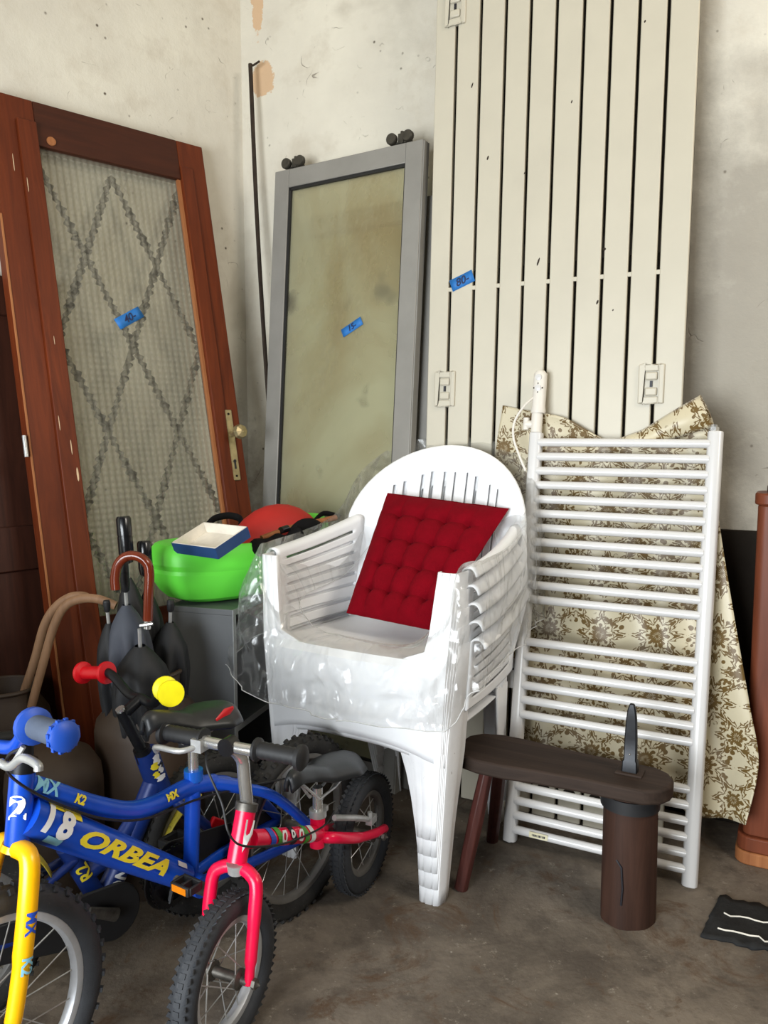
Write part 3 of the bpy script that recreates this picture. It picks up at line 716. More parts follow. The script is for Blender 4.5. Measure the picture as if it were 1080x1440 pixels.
# ---------------------------------------------------------------- stack of plastic armchairs
PHI = math.radians(31)
CX = Vector((math.cos(PHI), -math.sin(PHI), 0)); CY = Vector((math.sin(PHI), math.cos(PHI), 0))
C_FOOT = fl(610, 1271); C_O = C_FOOT - CX * 0.225
def chair_proto():
    MCH = frame(C_O, CX, ZZ)
    t = thing('plastic_armchair', 'lowest white plastic armchair of the stack, its scuffed feet on the floor', 'chair', MCH, 'stacked white plastic armchairs')
    zl = [0, 0.04, 0.10, 0.18, 0.26, 0.32, 0.37, 0.405, 0.43, 0.455, 0.50, 0.57, 0.645]
    wf = [(0, 0.050), (0.1, 0.058), (0.2, 0.075), (0.3, 0.098), (0.37, 0.125), (0.405, 0.155), (0.43, 0.12), (0.455, 0.060), (0.5, 0.052), (0.645, 0.046)]
    ws = [(0, 0.045), (0.2, 0.06), (0.38, 0.09), (0.645, 0.085)]
    def xc(z): return interp(z, [(0, 0.240), (0.42, 0.268), (0.645, 0.284)])
    def yc(z): return interp(z, [(0, -0.004), (0.42, -0.012), (0.645, 0.006)])
    for s in (-1, 1):
        def row(z):
            a, b, x, y = interp(z, wf), interp(z, ws), xc(z), yc(z)
            pr = [(-a, 0.012), (-a, 0.0), (-a * 0.86, -0.003), (-a * 0.72, -0.001), (-a * 0.64, -0.004), (-a * 0.4, -0.003), (-a * 0.3, 0.0), (-0.012, -0.003), (-0.003, 0.001), (0, 0.010), (0.001, b * 0.4), (0.0035, b * 0.55), (0.001, b * 0.7), (0, b), (-0.012, b + 0.002)]
            return [Vector((s * (x + p[0]), y + p[1], z)) for p in pr]
        rows = [row(z) for z in zl]; m = MB(); n = len(rows[0])
        m.add([p for r in rows for p in r], [(j * n + i, j * n + i + 1, (j + 1) * n + i + 1, (j + 1) * n + i) for j in range(len(rows) - 1) for i in range(n - 1)])
        m.build('leg', M_chair_old, t, solid=0.0045)
        # rear leg
        def rrow(z):
            f = z / 0.44; x = lerp(0.200, 0.235, f); y = lerp(0.495, 0.425, f); b = lerp(0.05, 0.085, f)
            pr = [(-0.05 - 0.03 * f, 0.0), (-0.03, 0.003), (-0.012, 0.002), (-0.002, -0.004)] + [(0.003 * (k % 2), -b * (0.15 + 0.85 * k / 8)) for k in range(9)]
            return [Vector((s * (x + p[0]), y + p[1], z)) for p in pr]
        rows = [rrow(0.44 * k / 6) for k in range(7)]; m = MB(); n = len(rows[0])
        m.add([p for r in rows for p in r], [(j * n + i, j * n + i + 1, (j + 1) * n + i + 1, (j + 1) * n + i) for j in range(6) for i in range(n - 1)])
        m.build('leg', M_chair_old, t, solid=0.0045)
        # slotted arm with rolled-over top
        def arm(u, v):
            y = lerp(0.055, 0.43, u); h = lerp(0.640, 0.700, u * u * 0.6 + u * 0.4); x0 = 0.262 + 0.014 * v
            x0 -= 0.035 * u * u
            if v <= 0.8: return Vector((s * x0, y, lerp(0.475, h, v / 0.8)))
            k = (v - 0.8) / 0.2; a = k * PI
            return Vector((s * (x0 + 0.017 - 0.017 * math.cos(a)), y, h + 0.012 * math.sin(a) - 0.008 * max(0, k - 0.6) * 2.5))
        def arm_hole(u, v):
            if not 0.10 < u < 0.86: return False
            k = int(v * 60)
            return 7 <= k <= 45 and (k - 7) % 7 in (0, 1)
        MB().grid(arm, 24, 60, arm_hole).build('armrest', M_chair, t, solid=0.0045)
    def seat_(u, v, apron):
        x = (u - 0.5) * 2; 
        if v >= 0.28:
            k = (v - 0.28) / 0.72; y = lerp(-0.008, 0.435, k); hw = lerp(0.258, 0.225, k)
            z = 0.432 - 0.020 * math.sin(k * PI) * (1 - x * x * 0.6) - 0.012 * k
            return Vector((x * hw, y - 0.016 * (1 - x * x) * (1 - k), z))
        k = v / 0.28; dep = apron + 0.045 * abs(x) ** 3
        yy = -0.008 - 0.016 * (1 - x * x) + 0.014 * max(0, abs(x) - 0.86) / 0.14
        return Vector((x * 0.258, yy - 0.010 * math.sin(k * PI * 0.5), 0.432 - dep * (1 - k) - 0.006 * k * 0))
    MB().grid(lambda u, v: seat_(u, v, 0.052), 24, 28).build('seat', M_chair, t, solid=0.0045)
    global TOP_SEAT; TOP_SEAT = MB().grid(lambda u, v: seat_(u, v, 0.205) - Vector((0, 0.004 * (v < 0.28), 0)), 24, 50).mesh('seat')
    ZT = 0.915
    def hw(z):
        if z <= 0.665: return interp(z, [(0.42, 0.228), (0.56, 0.262), (0.665, 0.282)])
        k = (z - 0.665) / (ZT - 0.665); return max(0.282 * math.sqrt(max(0, 1 - k ** 2.15)), 0.004)
    def by(z, xn): return 0.428 + 0.125 * (z - 0.42) / 0.5 - 0.085 * xn * xn * (1 - 0.3 * (z - 0.42) / 0.5)
    def back(u, v):
        z = 0.42 + (ZT - 0.42) * (1 - (1 - v) ** 1.5); x = (u - 0.5) * 2 * 0.2821; x = math.copysign(min(abs(x), hw(z)), x); xn = x / 0.262
        return Vector((x, by(z, xn), z))
    slots = [-0.165, -0.135, -0.082, -0.052, -0.012, 0.022, 0.062, 0.095, 0.145, 0.172]
    def back_hole(u, v):
        z = 0.42 + (ZT - 0.42) * (1 - (1 - v) ** 1.5); x = (u - 0.5) * 2 * 0.2821
        zt = 0.845 - 1.6 * x * x
        return 0.52 < z < zt and any(abs(x - sx) < 0.0042 for sx in slots)
    MB().grid(back, 96, 40, back_hole).build('backrest', M_chair, t, solid=0.0045)
    rim = []
    for k in range(41):
        a = lerp(-1, 1, k / 40); v = 1 - abs(a); z = 0.44 + (ZT - 0.44) * math.sin((1 - abs(a)) * PI / 2); x = hw(z) * (1 if a > 0 else -1)
        rim.append(Vector((x, by(z, x / 0.262) + 0.005, z)))
    MB().tube(rim, 0.0085, 8).build('back_rim', M_chair, t)
    return t
CH0 = chair_proto()
CH_LABELS = ['second white plastic armchair from the floor in the stack', 'middle white plastic armchair of the stack of five', 'white plastic armchair just below the top one in the stack', 'topmost white plastic armchair of the stack, holding the crimson cushion']
STEP = 0.043
TOPZ = 4 * STEP
for k in range(1, 5):
    c = copy_tree(CH0); c['label'] = CH_LABELS[k - 1]
    if k == 4:
        for ch in c.children:
            if ch.name.startswith('seat'): TOP_SEAT.materials.append(M_chair); ch.data = TOP_SEAT
    pass
    c.matrix_world = frame(C_O + ZZ * STEP * k - CY * 0.004 * k, CX, ZZ)

for root, k in [(CH0, 0)] + [(o, int(o.name[-3:])) for o in COL.objects if o.name.startswith('plastic_armchair.')]:
    for ch in root.children:
        if ch.name.startswith('armrest'):
            sx = 1 if ch.data.vertices[0].co.x > 0 else -1
            ch.location.x += sx * 0.004 * (4 - k)
# crimson tufted seat pad standing in the top chair
def cushion():
    M = frame(C_O + ZZ * TOPZ, CX, ZZ)
    TLc, TRc, BLc, BRc = at(545, 693, 2.42), at(716, 715, 2.24), at(487, 862, 2.20), at(604, 886, 2.08)
    q = [M.inverted() @ p for p in (BLc, BRc, TLc, TRc)]
    nrm = (q[1] - q[0]).cross(q[2] - q[0]).normalized()     # faces the viewer or away
    if (M.to_3x3() @ nrm).y > 0: nrm = -nrm
    def base(u, v): return (q[0] * (1 - u) + q[1] * u) * (1 - v) + (q[2] * (1 - u) + q[3] * u) * v
    def th(u, v):
        e = (1 - abs(2 * u - 1) ** 5) * (1 - abs(2 * v - 1) ** 5)
        puff = abs(math.sin(u * 5 * PI)) ** 0.5 * abs(math.sin(v * 5 * PI)) ** 0.5
        d = 0
        for i in range(1, 5):
            for j in range(1, 5):
                r2 = ((u - i / 5) ** 2 + (v - j / 5) ** 2); d = max(d, math.exp(-r2 / 0.0009))
        return 0.024 * e ** 0.6 + 0.010 * puff * e - 0.022 * d + 0.003 * noise.noise(Vector((u * 7, v * 7, 0)))
    nx = 50; m = MB()
    m.grid(lambda u, v: base(u, v) + nrm * (th(u, v) + 0.0) - Vector((0, 0, 0.012 * math.sin(u * PI) * (v > 0.98))), nx, nx)
    m.grid(lambda u, v: base(u, v) - nrm * th(u, v) * 0.8, nx, nx)
    t = tag(m.build('seat_pad', M_cushion, M=M), 'crimson tufted seat pad propped on the top white chair', 'cushion')
    for i in range(1, 5):
        for j in range(1, 5):
            c = base(i / 5, j / 5) + nrm * (th(i / 5, j / 5) + 0.001)
            MB().ball(c, 0.0045, 8, 6).build('tuft', M_button, t)
cushion()

# clear plastic cover thrown over the top chair
def film():
    M = frame(C_O + ZZ * TOPZ, CX, ZZ)
    # crest of the cover seen from above: front right -> right arm -> back -> left arm -> front left -> front
    crest = [(0.02, -0.060, 0.452), (0.16, -0.058, 0.455), (0.262, -0.035, 0.52), (0.288, -0.010, 0.660), (0.318, 0.06, 0.674), (0.318, 0.20, 0.684), (0.305, 0.34, 0.712),
             (0.292, 0.43, 0.76), (0.262, 0.52, 0.835), (0.18, 0.585, 0.915), (0.06, 0.605, 0.948), (-0.06, 0.605, 0.946), (-0.20, 0.585, 0.935), (-0.305, 0.52, 0.85),
             (-0.315, 0.42, 0.745), (-0.308, 0.32, 0.705), (-0.306, 0.18, 0.684), (-0.305, 0.05, 0.674), (-0.292, -0.012, 0.660), (-0.266, -0.038, 0.54), (-0.18, -0.060, 0.455), (-0.06, -0.062, 0.452), (0.02, -0.060, 0.452)]
    hem = [(0.02, -0.095, 0.285), (0.18, -0.090, 0.29), (0.285, -0.05, 0.30), (0.315, 0.0, 0.37), (0.325, 0.08, 0.385), (0.322, 0.2, 0.405), (0.318, 0.34, 0.425),
           (0.305, 0.46, 0.445), (0.27, 0.57, 0.47), (0.2, 0.655, 0.48), (0.06, 0.665, 0.48), (-0.06, 0.665, 0.48), (-0.2, 0.65, 0.47), (-0.31, 0.58, 0.45),
           (-0.35, 0.46, 0.43), (-0.335, 0.34, 0.42), (-0.325, 0.2, 0.42), (-0.335, 0.07, 0.40), (-0.375, -0.03, 0.36), (-0.31, -0.085, 0.315), (-0.2, -0.098, 0.29), (-0.08, -0.098, 0.285), (0.02, -0.095, 0.285)]
    inner = [(0.02, 0.02, 0.444), (0.15, 0.03, 0.448), (0.19, 0.06, 0.50), (0.225, 0.08, 0.55), (0.235, 0.12, 0.54), (0.238, 0.22, 0.55), (0.232, 0.32, 0.58),
             (0.205, 0.395, 0.66), (0.17, 0.44, 0.70), (0.10, 0.47, 0.72), (0.03, 0.478, 0.73), (-0.03, 0.478, 0.73), (-0.10, 0.47, 0.71), (-0.17, 0.44, 0.68),
             (-0.205, 0.395, 0.62), (-0.232, 0.32, 0.55), (-0.238, 0.22, 0.53), (-0.235, 0.12, 0.52), (-0.225, 0.08, 0.50), (-0.19, 0.06, 0.47), (-0.12, 0.04, 0.448), (-0.05, 0.03, 0.446), (0.02, 0.02, 0.444)]
    Cc, Hh, In = smooth_path(crest, 8), smooth_path(hem, 8), smooth_path(inner, 8); n = len(Cc) - 1
    def fn(u, v):
        i = int(round(u * n)) % n
        c, h_, a = Cc[i], Hh[i], In[i]
        if v < 0.36:                       # inside
            k = v / 0.36; p = a.lerp(c, k); p = p + (Vector((p.x, p.y - 0.25, 0)).normalized() * (0.0) + Vector((0, 0, 1)) * 0.022 * math.sin(k * PI) * 0.6)
        else:
            k = (v - 0.36) / 0.64; p = c.lerp(h_, k); out = Vector((p.x, p.y - 0.25, 0)).normalized(); p = p + out * (0.016 * math.sin(min(1, k * 1.6) * PI))
        out = Vector((p.x, p.y - 0.25, 0)).normalized()
        r1 = 1 - abs(noise.noise(Vector((u * 17 + 1.8 * v, v * 1.6, 2.0)))) * 2.6; r2 = 1 - abs(noise.noise(Vector((u * 34 - v * 3, v * 3, 5.0)))) * 2.6
        w_ = 0.014 * max(0, r1) ** 3 + 0.007 * max(0, r2) ** 3
        amp = 0.25 + 1.15 * max(0, v - 0.45) / 0.55
        p = p + out * (max(w_, -0.006) * amp) + Vector((0, 0, 0.02 * noise.noise(Vector((u * 16, 3.1, 0))) * max(0, v - 0.8) * 4))
        return p
    m = MB().grid(fn, n, 46, None, True)
    o = m.build('plastic_cover', M_film, M=M)
    MB().tube([fn(k / 160, 1.0) for k in range(160)], 0.0013, 5, closed=True).build('hem', M_hem, o)
    MB().tube([fn(k / 160, 0.0) for k in range(160)], 0.0010, 5, closed=True).build('hem', M_hem, o)
    tag(o, 'clear crinkled plastic cover draped over the white chair stack', 'plastic cover')
film()

# ---------------------------------------------------------------- low hammering bench
def bench():
    logc = fl(881, 1287); o = Vector((logc.x, logc.y, 0)); X = Vector((0.877, -0.48, 0)).normalized(); M = frame(o, X, ZZ)
    t = thing('hammering_bench', 'low dark brown wooden bench on a log foot, in front of white radiator', 'bench', M)
    H = 0.345; th = 0.036
    # plank outline: narrow waist, rounded ends
    up_ = [(-0.430, 0.0), (-0.425, 0.050), (-0.40, 0.082), (-0.35, 0.098), (-0.28, 0.098), (-0.20, 0.086), (-0.10, 0.078), (-0.02, 0.078), (0.04, 0.076), (0.075, 0.055), (0.092, 0.02), (0.094, 0)]
    pl = [(x, y) for x, y in up_] + [(x, -y * 0.95) for x, y in reversed(up_[1:-1])]
    m = MB(); n = len(pl)
    m.add([Vector((x, y, z)) for z in (H - th, H) for x, y in pl], [tuple(range(n))[::-1], tuple(range(n, 2 * n))] + [(i, (i + 1) % n, n + (i + 1) % n, n + i) for i in range(n)])
    m.build('seat', M_stool, t, bevel=0.006)
    def leg(a, b, r):
        MB().tube([a, Vector(a).lerp(Vector(b), 0.4), b], [r * 0.86, r, r * 0.9], 8).build('leg', M_stool_leg, t, bevel=0.002)
    F1 = M.inverted() @ fl(648, 1250); F2 = M.inverted() @ fl(692, 1182)
    leg((-0.335, -0.052, H - th + 0.004), F1, 0.020); leg((-0.335, 0.045, H - th + 0.004), F2, 0.019)
    lg = MB(); prof = []; R = 0.061
    def logf(u, v):
        a = 2 * PI * u; r = R * (1 + 0.035 * math.sin(3 * a + 1) + 0.02 * math.sin(7 * a + v * 3)) * (1 + 0.03 * (1 - v)) ; return Vector((r * math.cos(a), r * math.sin(a), v * (H - th)))
    lg.grid(logf, 28, 10, None, True); lg.add([logf(k / 28, 0) for k in range(28)], [tuple(range(28))]); lg.add([logf(k / 28, 1) for k in range(28)], [tuple(range(28))])
    lo = lg.build('log_foot', M_log, t, label='thick log serving as the front leg')
    MB().tube([Vector((0.000, -0.0655, 0.06)), Vector((0.002, -0.0648, 0.10)), Vector((-0.002, -0.0645, 0.15)), Vector((-0.014, -0.0625, 0.165))], 0.0025, 6).build('crack', M_blackprint, lo)
    MB().lathe([(R * 1.05, H - th - 0.034), (R * 1.10, H - th - 0.034), (R * 1.10, H - th - 0.004), (R * 1.05, H - th - 0.004)], 30, closed=True).build('band', M_black, t, label='black band round the top of the log')
    # anvil blade
    sp = MB(); rows = [(0, 0.018, 0.012), (0.03, 0.017, 0.011), (0.034, 0.0145, 0.009), (0.085, 0.014, 0.008), (0.13, 0.012, 0.007), (0.155, 0.009, 0.006), (0.168, 0.005, 0.004)]
    vs = []; 
    for z, a, b in rows: vs += [Vector((-a, -b, H + z)), Vector((a, -b, H + z)), Vector((a, b, H + z)), Vector((-a, b, H + z))]
    fs = [(j * 4 + i, j * 4 + (i + 1) % 4, (j + 1) * 4 + (i + 1) % 4, (j + 1) * 4 + i) for j in range(len(rows) - 1) for i in range(4)] + [(0, 3, 2, 1), tuple(len(vs) - 4 + i for i in range(4))]
    an = sp.add([v + Vector((-0.005, 0.012, -0.001)) for v in vs], fs).build('anvil_spike', M_blackmetal, t, bevel=0.0025, label='upright blackened steel spike fixed to the bench')
    MB().ball((-0.005, 0.0015, H + 0.048), 0.0022, 8, 6).build('rivet', M_chrome, an)
    MB().box((-0.005, 0.012, H + 0.002), (0.062, 0.044, 0.006)).build('socket_plate', M_stool, t, bevel=0.002)
bench()

# ---------------------------------------------------------------- grey open cabinet
def cabinet():
    K = at(327, 858, 2.12); o = Vector((K.x, K.y, 0)); Fd = Vector((0.30, 0.954, 0)).normalized(); Ld = Vector((-Fd.y, Fd.x, 0))
    # local x runs along the open front, y into the cabinet (towards image left)
    M = frame(o, Fd, ZZ); H = K.z; Lx, D, th = 0.30, 0.195, 0.016
    t = thing('open_cabinet', 'grey open-fronted cabinet with a shelf, standing under the green boat', 'cabinet', M)
    for nm, a, b in (('side_panel', (0, 0, 0), (th, D, H - th)), ('side_panel', (Lx - th, 0, 0), (Lx, D, H - th)), ('top_panel', (0, 0, H - th), (Lx, D, H)), ('back_panel', (th, D - 0.008, 0.05), (Lx - th, D, H - th)),
                     ('shelf', (th, 0.002, 0.33), (Lx - th, D - 0.008, 0.33 + th)), ('bottom_panel', (th, 0.002, 0.05), (Lx - th, D - 0.008, 0.05 + th))):
        p = MB().box2(a, b).build(nm, M_cab, t, bevel=0.0012)
        MB().box2((a[0], a[1] - 0.0015, a[2]), (b[0], a[1] + 0.0005, b[2])).build('edge_band', M_cabedge, p)
    return H, M
CAB_H, MCAB = cabinet()

# ---------------------------------------------------------------- lime green toy boat with its contents
def boat():
    c = at(345, 780, 2.40); X = Vector((0.66, 0.75, 0)).normalized(); o = Vector((-0.405, 2.37, CAB_H + 0.001)); M = frame(o, X, ZZ)
    t = thing('toy_boat', 'lime green moulded plastic boat shell lying on the grey cabinet', 'boat', M)
    A, Bw = 0.305, 0.135
    prof = [(0.0, 0.0, 0), (0.62, 0.0, 0), (0.84, 0.012, 0), (0.95, 0.055, 0), (0.985, 0.085, 0), (0.965, 0.090, 0), (1.0, 0.100, 0), (0.985, 0.135, 0), (0.93, 0.160, 0), (0.86, 0.163, 0.0), (0.79, 0.150, 1), (0.72, 0.095, 1), (0.62, 0.050, 1), (0.0, 0.045, 1)]
    def fn(u, v):
        k = v * (len(prof) - 1); i = min(int(k), len(prof) - 2); f = k - i
        r = lerp(prof[i][0], prof[i + 1][0], f); z = lerp(prof[i][1], prof[i + 1][1], f); inn = lerp(prof[i][2], prof[i + 1][2], f)
        a = 2 * PI * u; ca, sa = math.cos(a), math.sin(a)
        ex = 2 / 2.9; x = math.copysign(abs(ca) ** ex, ca); y = math.copysign(abs(sa) ** ex, sa)
        px, py = x * A * r, y * Bw * r
        # near end is decked over: push the well towards the far end
        px = px + inn * 0.055 * (1 - x) * 0.9
        bow = max(0, -px / A); z2 = z + (0.012 * bow ** 2 + 0.060 * max(0, px / A) ** 2) * min(1, z / 0.08)
        py *= 1 - 0.12 * bow ** 2 - 0.22 * max(0, px / A) ** 3
        return Vector((px, py, z2))
    MB().grid(fn, 56, len(prof) - 1, None, True).build('hull', M_green, t, sub=1)
    # seat and straps moulded in
    MB().ball((0.125, 0.0, 0.070), (0.19, 0.108, 0.178), 28, 14).build('seat_cover', M_redfab, t, label='red domed seat cover')
    return M
MBOAT = boat()
def on_boat(px, py, Y): return at(px, py, Y)
# shallow box lid lying in the boat
def lid():
    c = at(299, 766, 2.12); X = Vector((0.80, -0.60, 0)).normalized(); up = Vector((-0.10, -0.42, 1)).normalized(); M = frame(c, X, up)
    t = thing('card_box_lid', 'shallow blue box lid, cream inside, lying open in the green boat', 'box', M)
    w_, d_, h_ = 0.165, 0.115, 0.030
    MB().box((0, 0, 0), (w_, d_, 0.003)).build('base', M_card, t)
    for a, b in (((0, d_ / 2), (w_, 0.003)), ((0, -d_ / 2), (w_, 0.003))):
        p = MB().box((a[0], a[1], h_ / 2), (b[0], b[1], h_)).build('side', M_card, t)
        MB().box((a[0], a[1] * 1.03, h_ / 2 - 0.001), (b[0] + 0.004, 0.0015, h_)).build('cover_paper', M_bluecard, p)
    for s in (-1, 1):
        p = MB().box((s * w_ / 2, 0, h_ / 2), (0.003, d_, h_)).build('side', M_card, t)
        MB().box((s * w_ / 2 * 1.025, 0, h_ / 2 - 0.001), (0.0015, d_ + 0.004, h_)).build('cover_paper', M_bluecard, p)
lid()
def paddle_bits():
    m = smooth_path([at(352, 776, 2.24), at(372, 766, 2.26), at(398, 762, 2.29), at(420, 752, 2.33)], 5)
    tag(MB().tube(m, [0.016 + 0.012 * math.sin(k * 0.55) ** 2 for k in range(len(m))], 10).build('black_strap_bundle', M_blackfab), 'crumpled black strap bundle beside the box lid in the boat', 'strap')
    t = thing('toy_oar', 'short wooden oar with black blade lying across the green boat', 'oar')
    a, b, c = at(368, 757, 2.27), at(405, 743, 2.33), at(472, 728, 2.47)
    MB().tube([a, b, b.lerp(c, 0.5), c], 0.0085, 10).build('shaft', M_rawwood, t)
    d1, d2 = at(408, 748, 2.32), at(452, 738, 2.42)
    pts = [d1.lerp(d2, k / 8) for k in range(9)]
    MB().tube(pts, [0.010, 0.020, 0.027, 0.030, 0.030, 0.028, 0.024, 0.017, 0.008], 12, flat=0.45).build('blade', M_blackfab, t)
    MB().tube([at(395, 746, 2.30), at(404, 743, 2.325)], 0.0105, 10).build('collar', M_blackgloss, t)
    p = [at(292, 738, 2.44), at(302, 729, 2.47), at(322, 725, 2.50), at(338, 730, 2.50), at(336, 742, 2.46)]
    tag(MB().tube(smooth_path(p, 5), 0.011, 8, flat=0.5).build('black_webbing_loop', M_blackfab), 'black webbing loop on the far rim of the green boat', 'strap')
    p = [at(440, 735, 2.46), at(455, 722, 2.52), at(478, 727, 2.55)]
    tag(MB().tube(smooth_path(p, 5), 0.008, 8, flat=0.5).build('black_strap', M_blackfab), 'black strap at the far end of the boat beside red cover', 'strap')
paddle_bits()

# ---------------------------------------------------------------- stoneware jars
JO = Vector((-0.592, 2.00, 0))
def jar(name, o, prof, label):
    t = thing(name, label, 'jar', Matrix.Translation(o), 'brown stoneware jars')
    MB().lathe(prof, 40).build('body', M_jar, t)
    z = max(p[1] for p in prof); r = [p[0] for p in prof if abs(p[1] - z) < 1e-6][0]
    MB().tube([(r * math.cos(k * PI / 16), r * math.sin(k * PI / 16), z - 0.003) for k in range(32)], 0.006, 8, closed=True).build('rim', M_jar, t)
    return t
jar('stoneware_jar', JO, [(0.0, 0.0), (0.118, 0.0), (0.128, 0.03), (0.133, 0.20), (0.133, 0.40), (0.128, 0.425), (0.092, 0.47), (0.080, 0.50), (0.082, 0.545), (0.074, 0.545), (0.072, 0.50), (0.07, 0.10), (0.0, 0.10)], 'brown stoneware jar holding the umbrellas, beside the grey cabinet')
J2 = at(76, 1090, 1.84); jar('stoneware_jar', Vector((J2.x, J2.y, 0)), [(0.0, 0.0), (0.095, 0.0), (0.106, 0.03), (0.110, 0.32), (0.106, 0.355), (0.085, 0.39), (0.05, 0.41), (0.0, 0.415)], 'lidded brown stoneware jar behind the head of the yellow-forked bicycle')
J3 = at(18, 1010, 2.10); jar('stoneware_jar', Vector((J3.x - 0.02, J3.y, 0)), [(0.0, 0.0), (0.10, 0.0), (0.115, 0.03), (0.12, 0.35), (0.11, 0.40), (0.085, 0.44), (0.085, 0.47), (0.078, 0.47), (0.075, 0.42), (0.08, 0.1), (0.0, 0.1)], 'brown stoneware jar holding the two bent canes at the left edge')

# bent wooden canes
def cane(pts, Y, label):
    P = smooth_path([at(px, py, Y + dy) for px, py, dy in pts], 7)
    t = tag(MB().tube(P, 0.0115, 10, flat=0.72).build('bent_cane', M_cane), label, 'cane', 'bent wooden canes')
cane([(24, 1080, 0.0), (40, 1010, 0.0), (60, 935, 0), (76, 880, 0), (92, 852, 0), (115, 842, 0), (140, 843, 0), (163, 852, 0)], 2.06, 'front bent wooden cane, its crook reaching towards the umbrellas')
cane([(8, 1080, 0.0), (26, 1000, 0.0), (48, 930, 0), (62, 880, 0), (78, 854, 0), (98, 840, 0), (116, 838, 0), (126, 842, 0)], 2.11, 'rear bent wooden cane with shorter crook, beside the front cane')

# umbrellas in the jar
def umbrella(base, top, rr, mat, label, handle):
    base = Vector(base); top = Vector(top); ax = (top - base); H = ax.length; M = frame(base, ax.orthogonal(), ax)
    t = thing('folded_umbrella', label, 'umbrella', M, 'folded umbrellas in the jar')
    def cloth_(u, v):
        a = 2 * PI * u; fold = 1 + 0.36 * math.sin(7 * a + 5 * v) * math.sin(PI * min(1, v * 1.1)) * (0.4 + v)
        r = interp(v, [(0, 0.008), (0.25, 0.3 * rr), (0.6, 0.85 * rr), (0.78, rr), (0.88, rr * 0.94), (0.95, rr * 0.6), (1.0, rr * 0.2)]) * fold
        return Vector((r * math.cos(a), r * math.sin(a), v * H * 0.92))
    MB().grid(cloth_, 56, 26, None, True).build('canopy', mat, t)
    MB().tube([(0, 0, -0.03), (0, 0, H)], 0.0045, 8).build('shaft', M_steel, t)
    return t, H
def straight_handle(t, H, L, r, mat):
    MB().lathe([(0.004, H - 0.02), (r * 0.8, H - 0.015), (r, H), (r, H + L * 0.5), (r * 0.93, H + L * 0.505), (r * 0.93, H + L * 0.52), (r, H + L * 0.525), (r, H + L - 0.006), (r * 0.8, H + L), (0.001, H + L)], 20).build('handle', mat, t)
jb = lambda dx, dy: JO + Vector((dx, dy, 0.14))
t, H = umbrella(jb(-0.01, 0.0), at(178, 782, 2.02), 0.036, M_umb_black, 'tall black umbrella with a straight glossy black handle', 0)
straight_handle(t, H, 0.10, 0.0185, M_blackgloss)
t, H = umbrella(jb(0.02, 0.02), at(205, 800, 2.06), 0.034, M_umb_black, 'black umbrella with short stubby dark handle, behind the wooden crook', 0)
straight_handle(t, H, 0.072, 0.018, M_blackgloss)
t, H = umbrella(jb(-0.025, -0.015), at(176, 822, 1.95), 0.050, M_umb_grey, 'loosely folded grey umbrella on the left of the jar', 0)
straight_handle(t, H, 0.06, 0.011, M_black)
t, H = umbrella(jb(0.03, 0.0), at(240, 850, 2.03), 0.046, M_umb_black, 'thick black umbrella bulging out on the right of the jar', 0)
straight_handle(t, H, 0.012, 0.010, M_black)
t, H = umbrella(jb(-0.05, -0.02), at(150, 850, 1.95), 0.036, M_umb_black, 'slim black umbrella without visible handle, leftmost in the jar', 0)
straight_handle(t, H, 0.010, 0.009, M_black)
t, H = umbrella(jb(0.0, -0.04), at(196, 884, 1.90), 0.062, M_umb_black, 'black umbrella with a glossy reddish wooden crook handle', 0)
Mi = t.matrix_world.inverted()
hk = [Mi @ at(px, py, yy) for px, py, yy in ((208, 872, 1.905), (209, 840, 1.90), (210, 805, 1.90), (205, 790, 1.90), (192, 782, 1.90), (177, 783, 1.90), (166, 794, 1.90), (162, 812, 1.90), (163, 829, 1.90))]
MB().tube(smooth_path(hk, 6), 0.0115, 14).build('handle', M_crook, t, label='reddish wooden crook handle')
k0 = Mi @ at(207, 884, 1.905); MB().tube([k0, Mi @ at(208, 872, 1.905)], 0.009, 12).build('ferrule', M_chrome, t)
MB().tube([Mi @ at(197, 880, 1.89), Mi @ at(215, 877, 1.89)], 0.004, 8).build('catch', M_chrome, t)

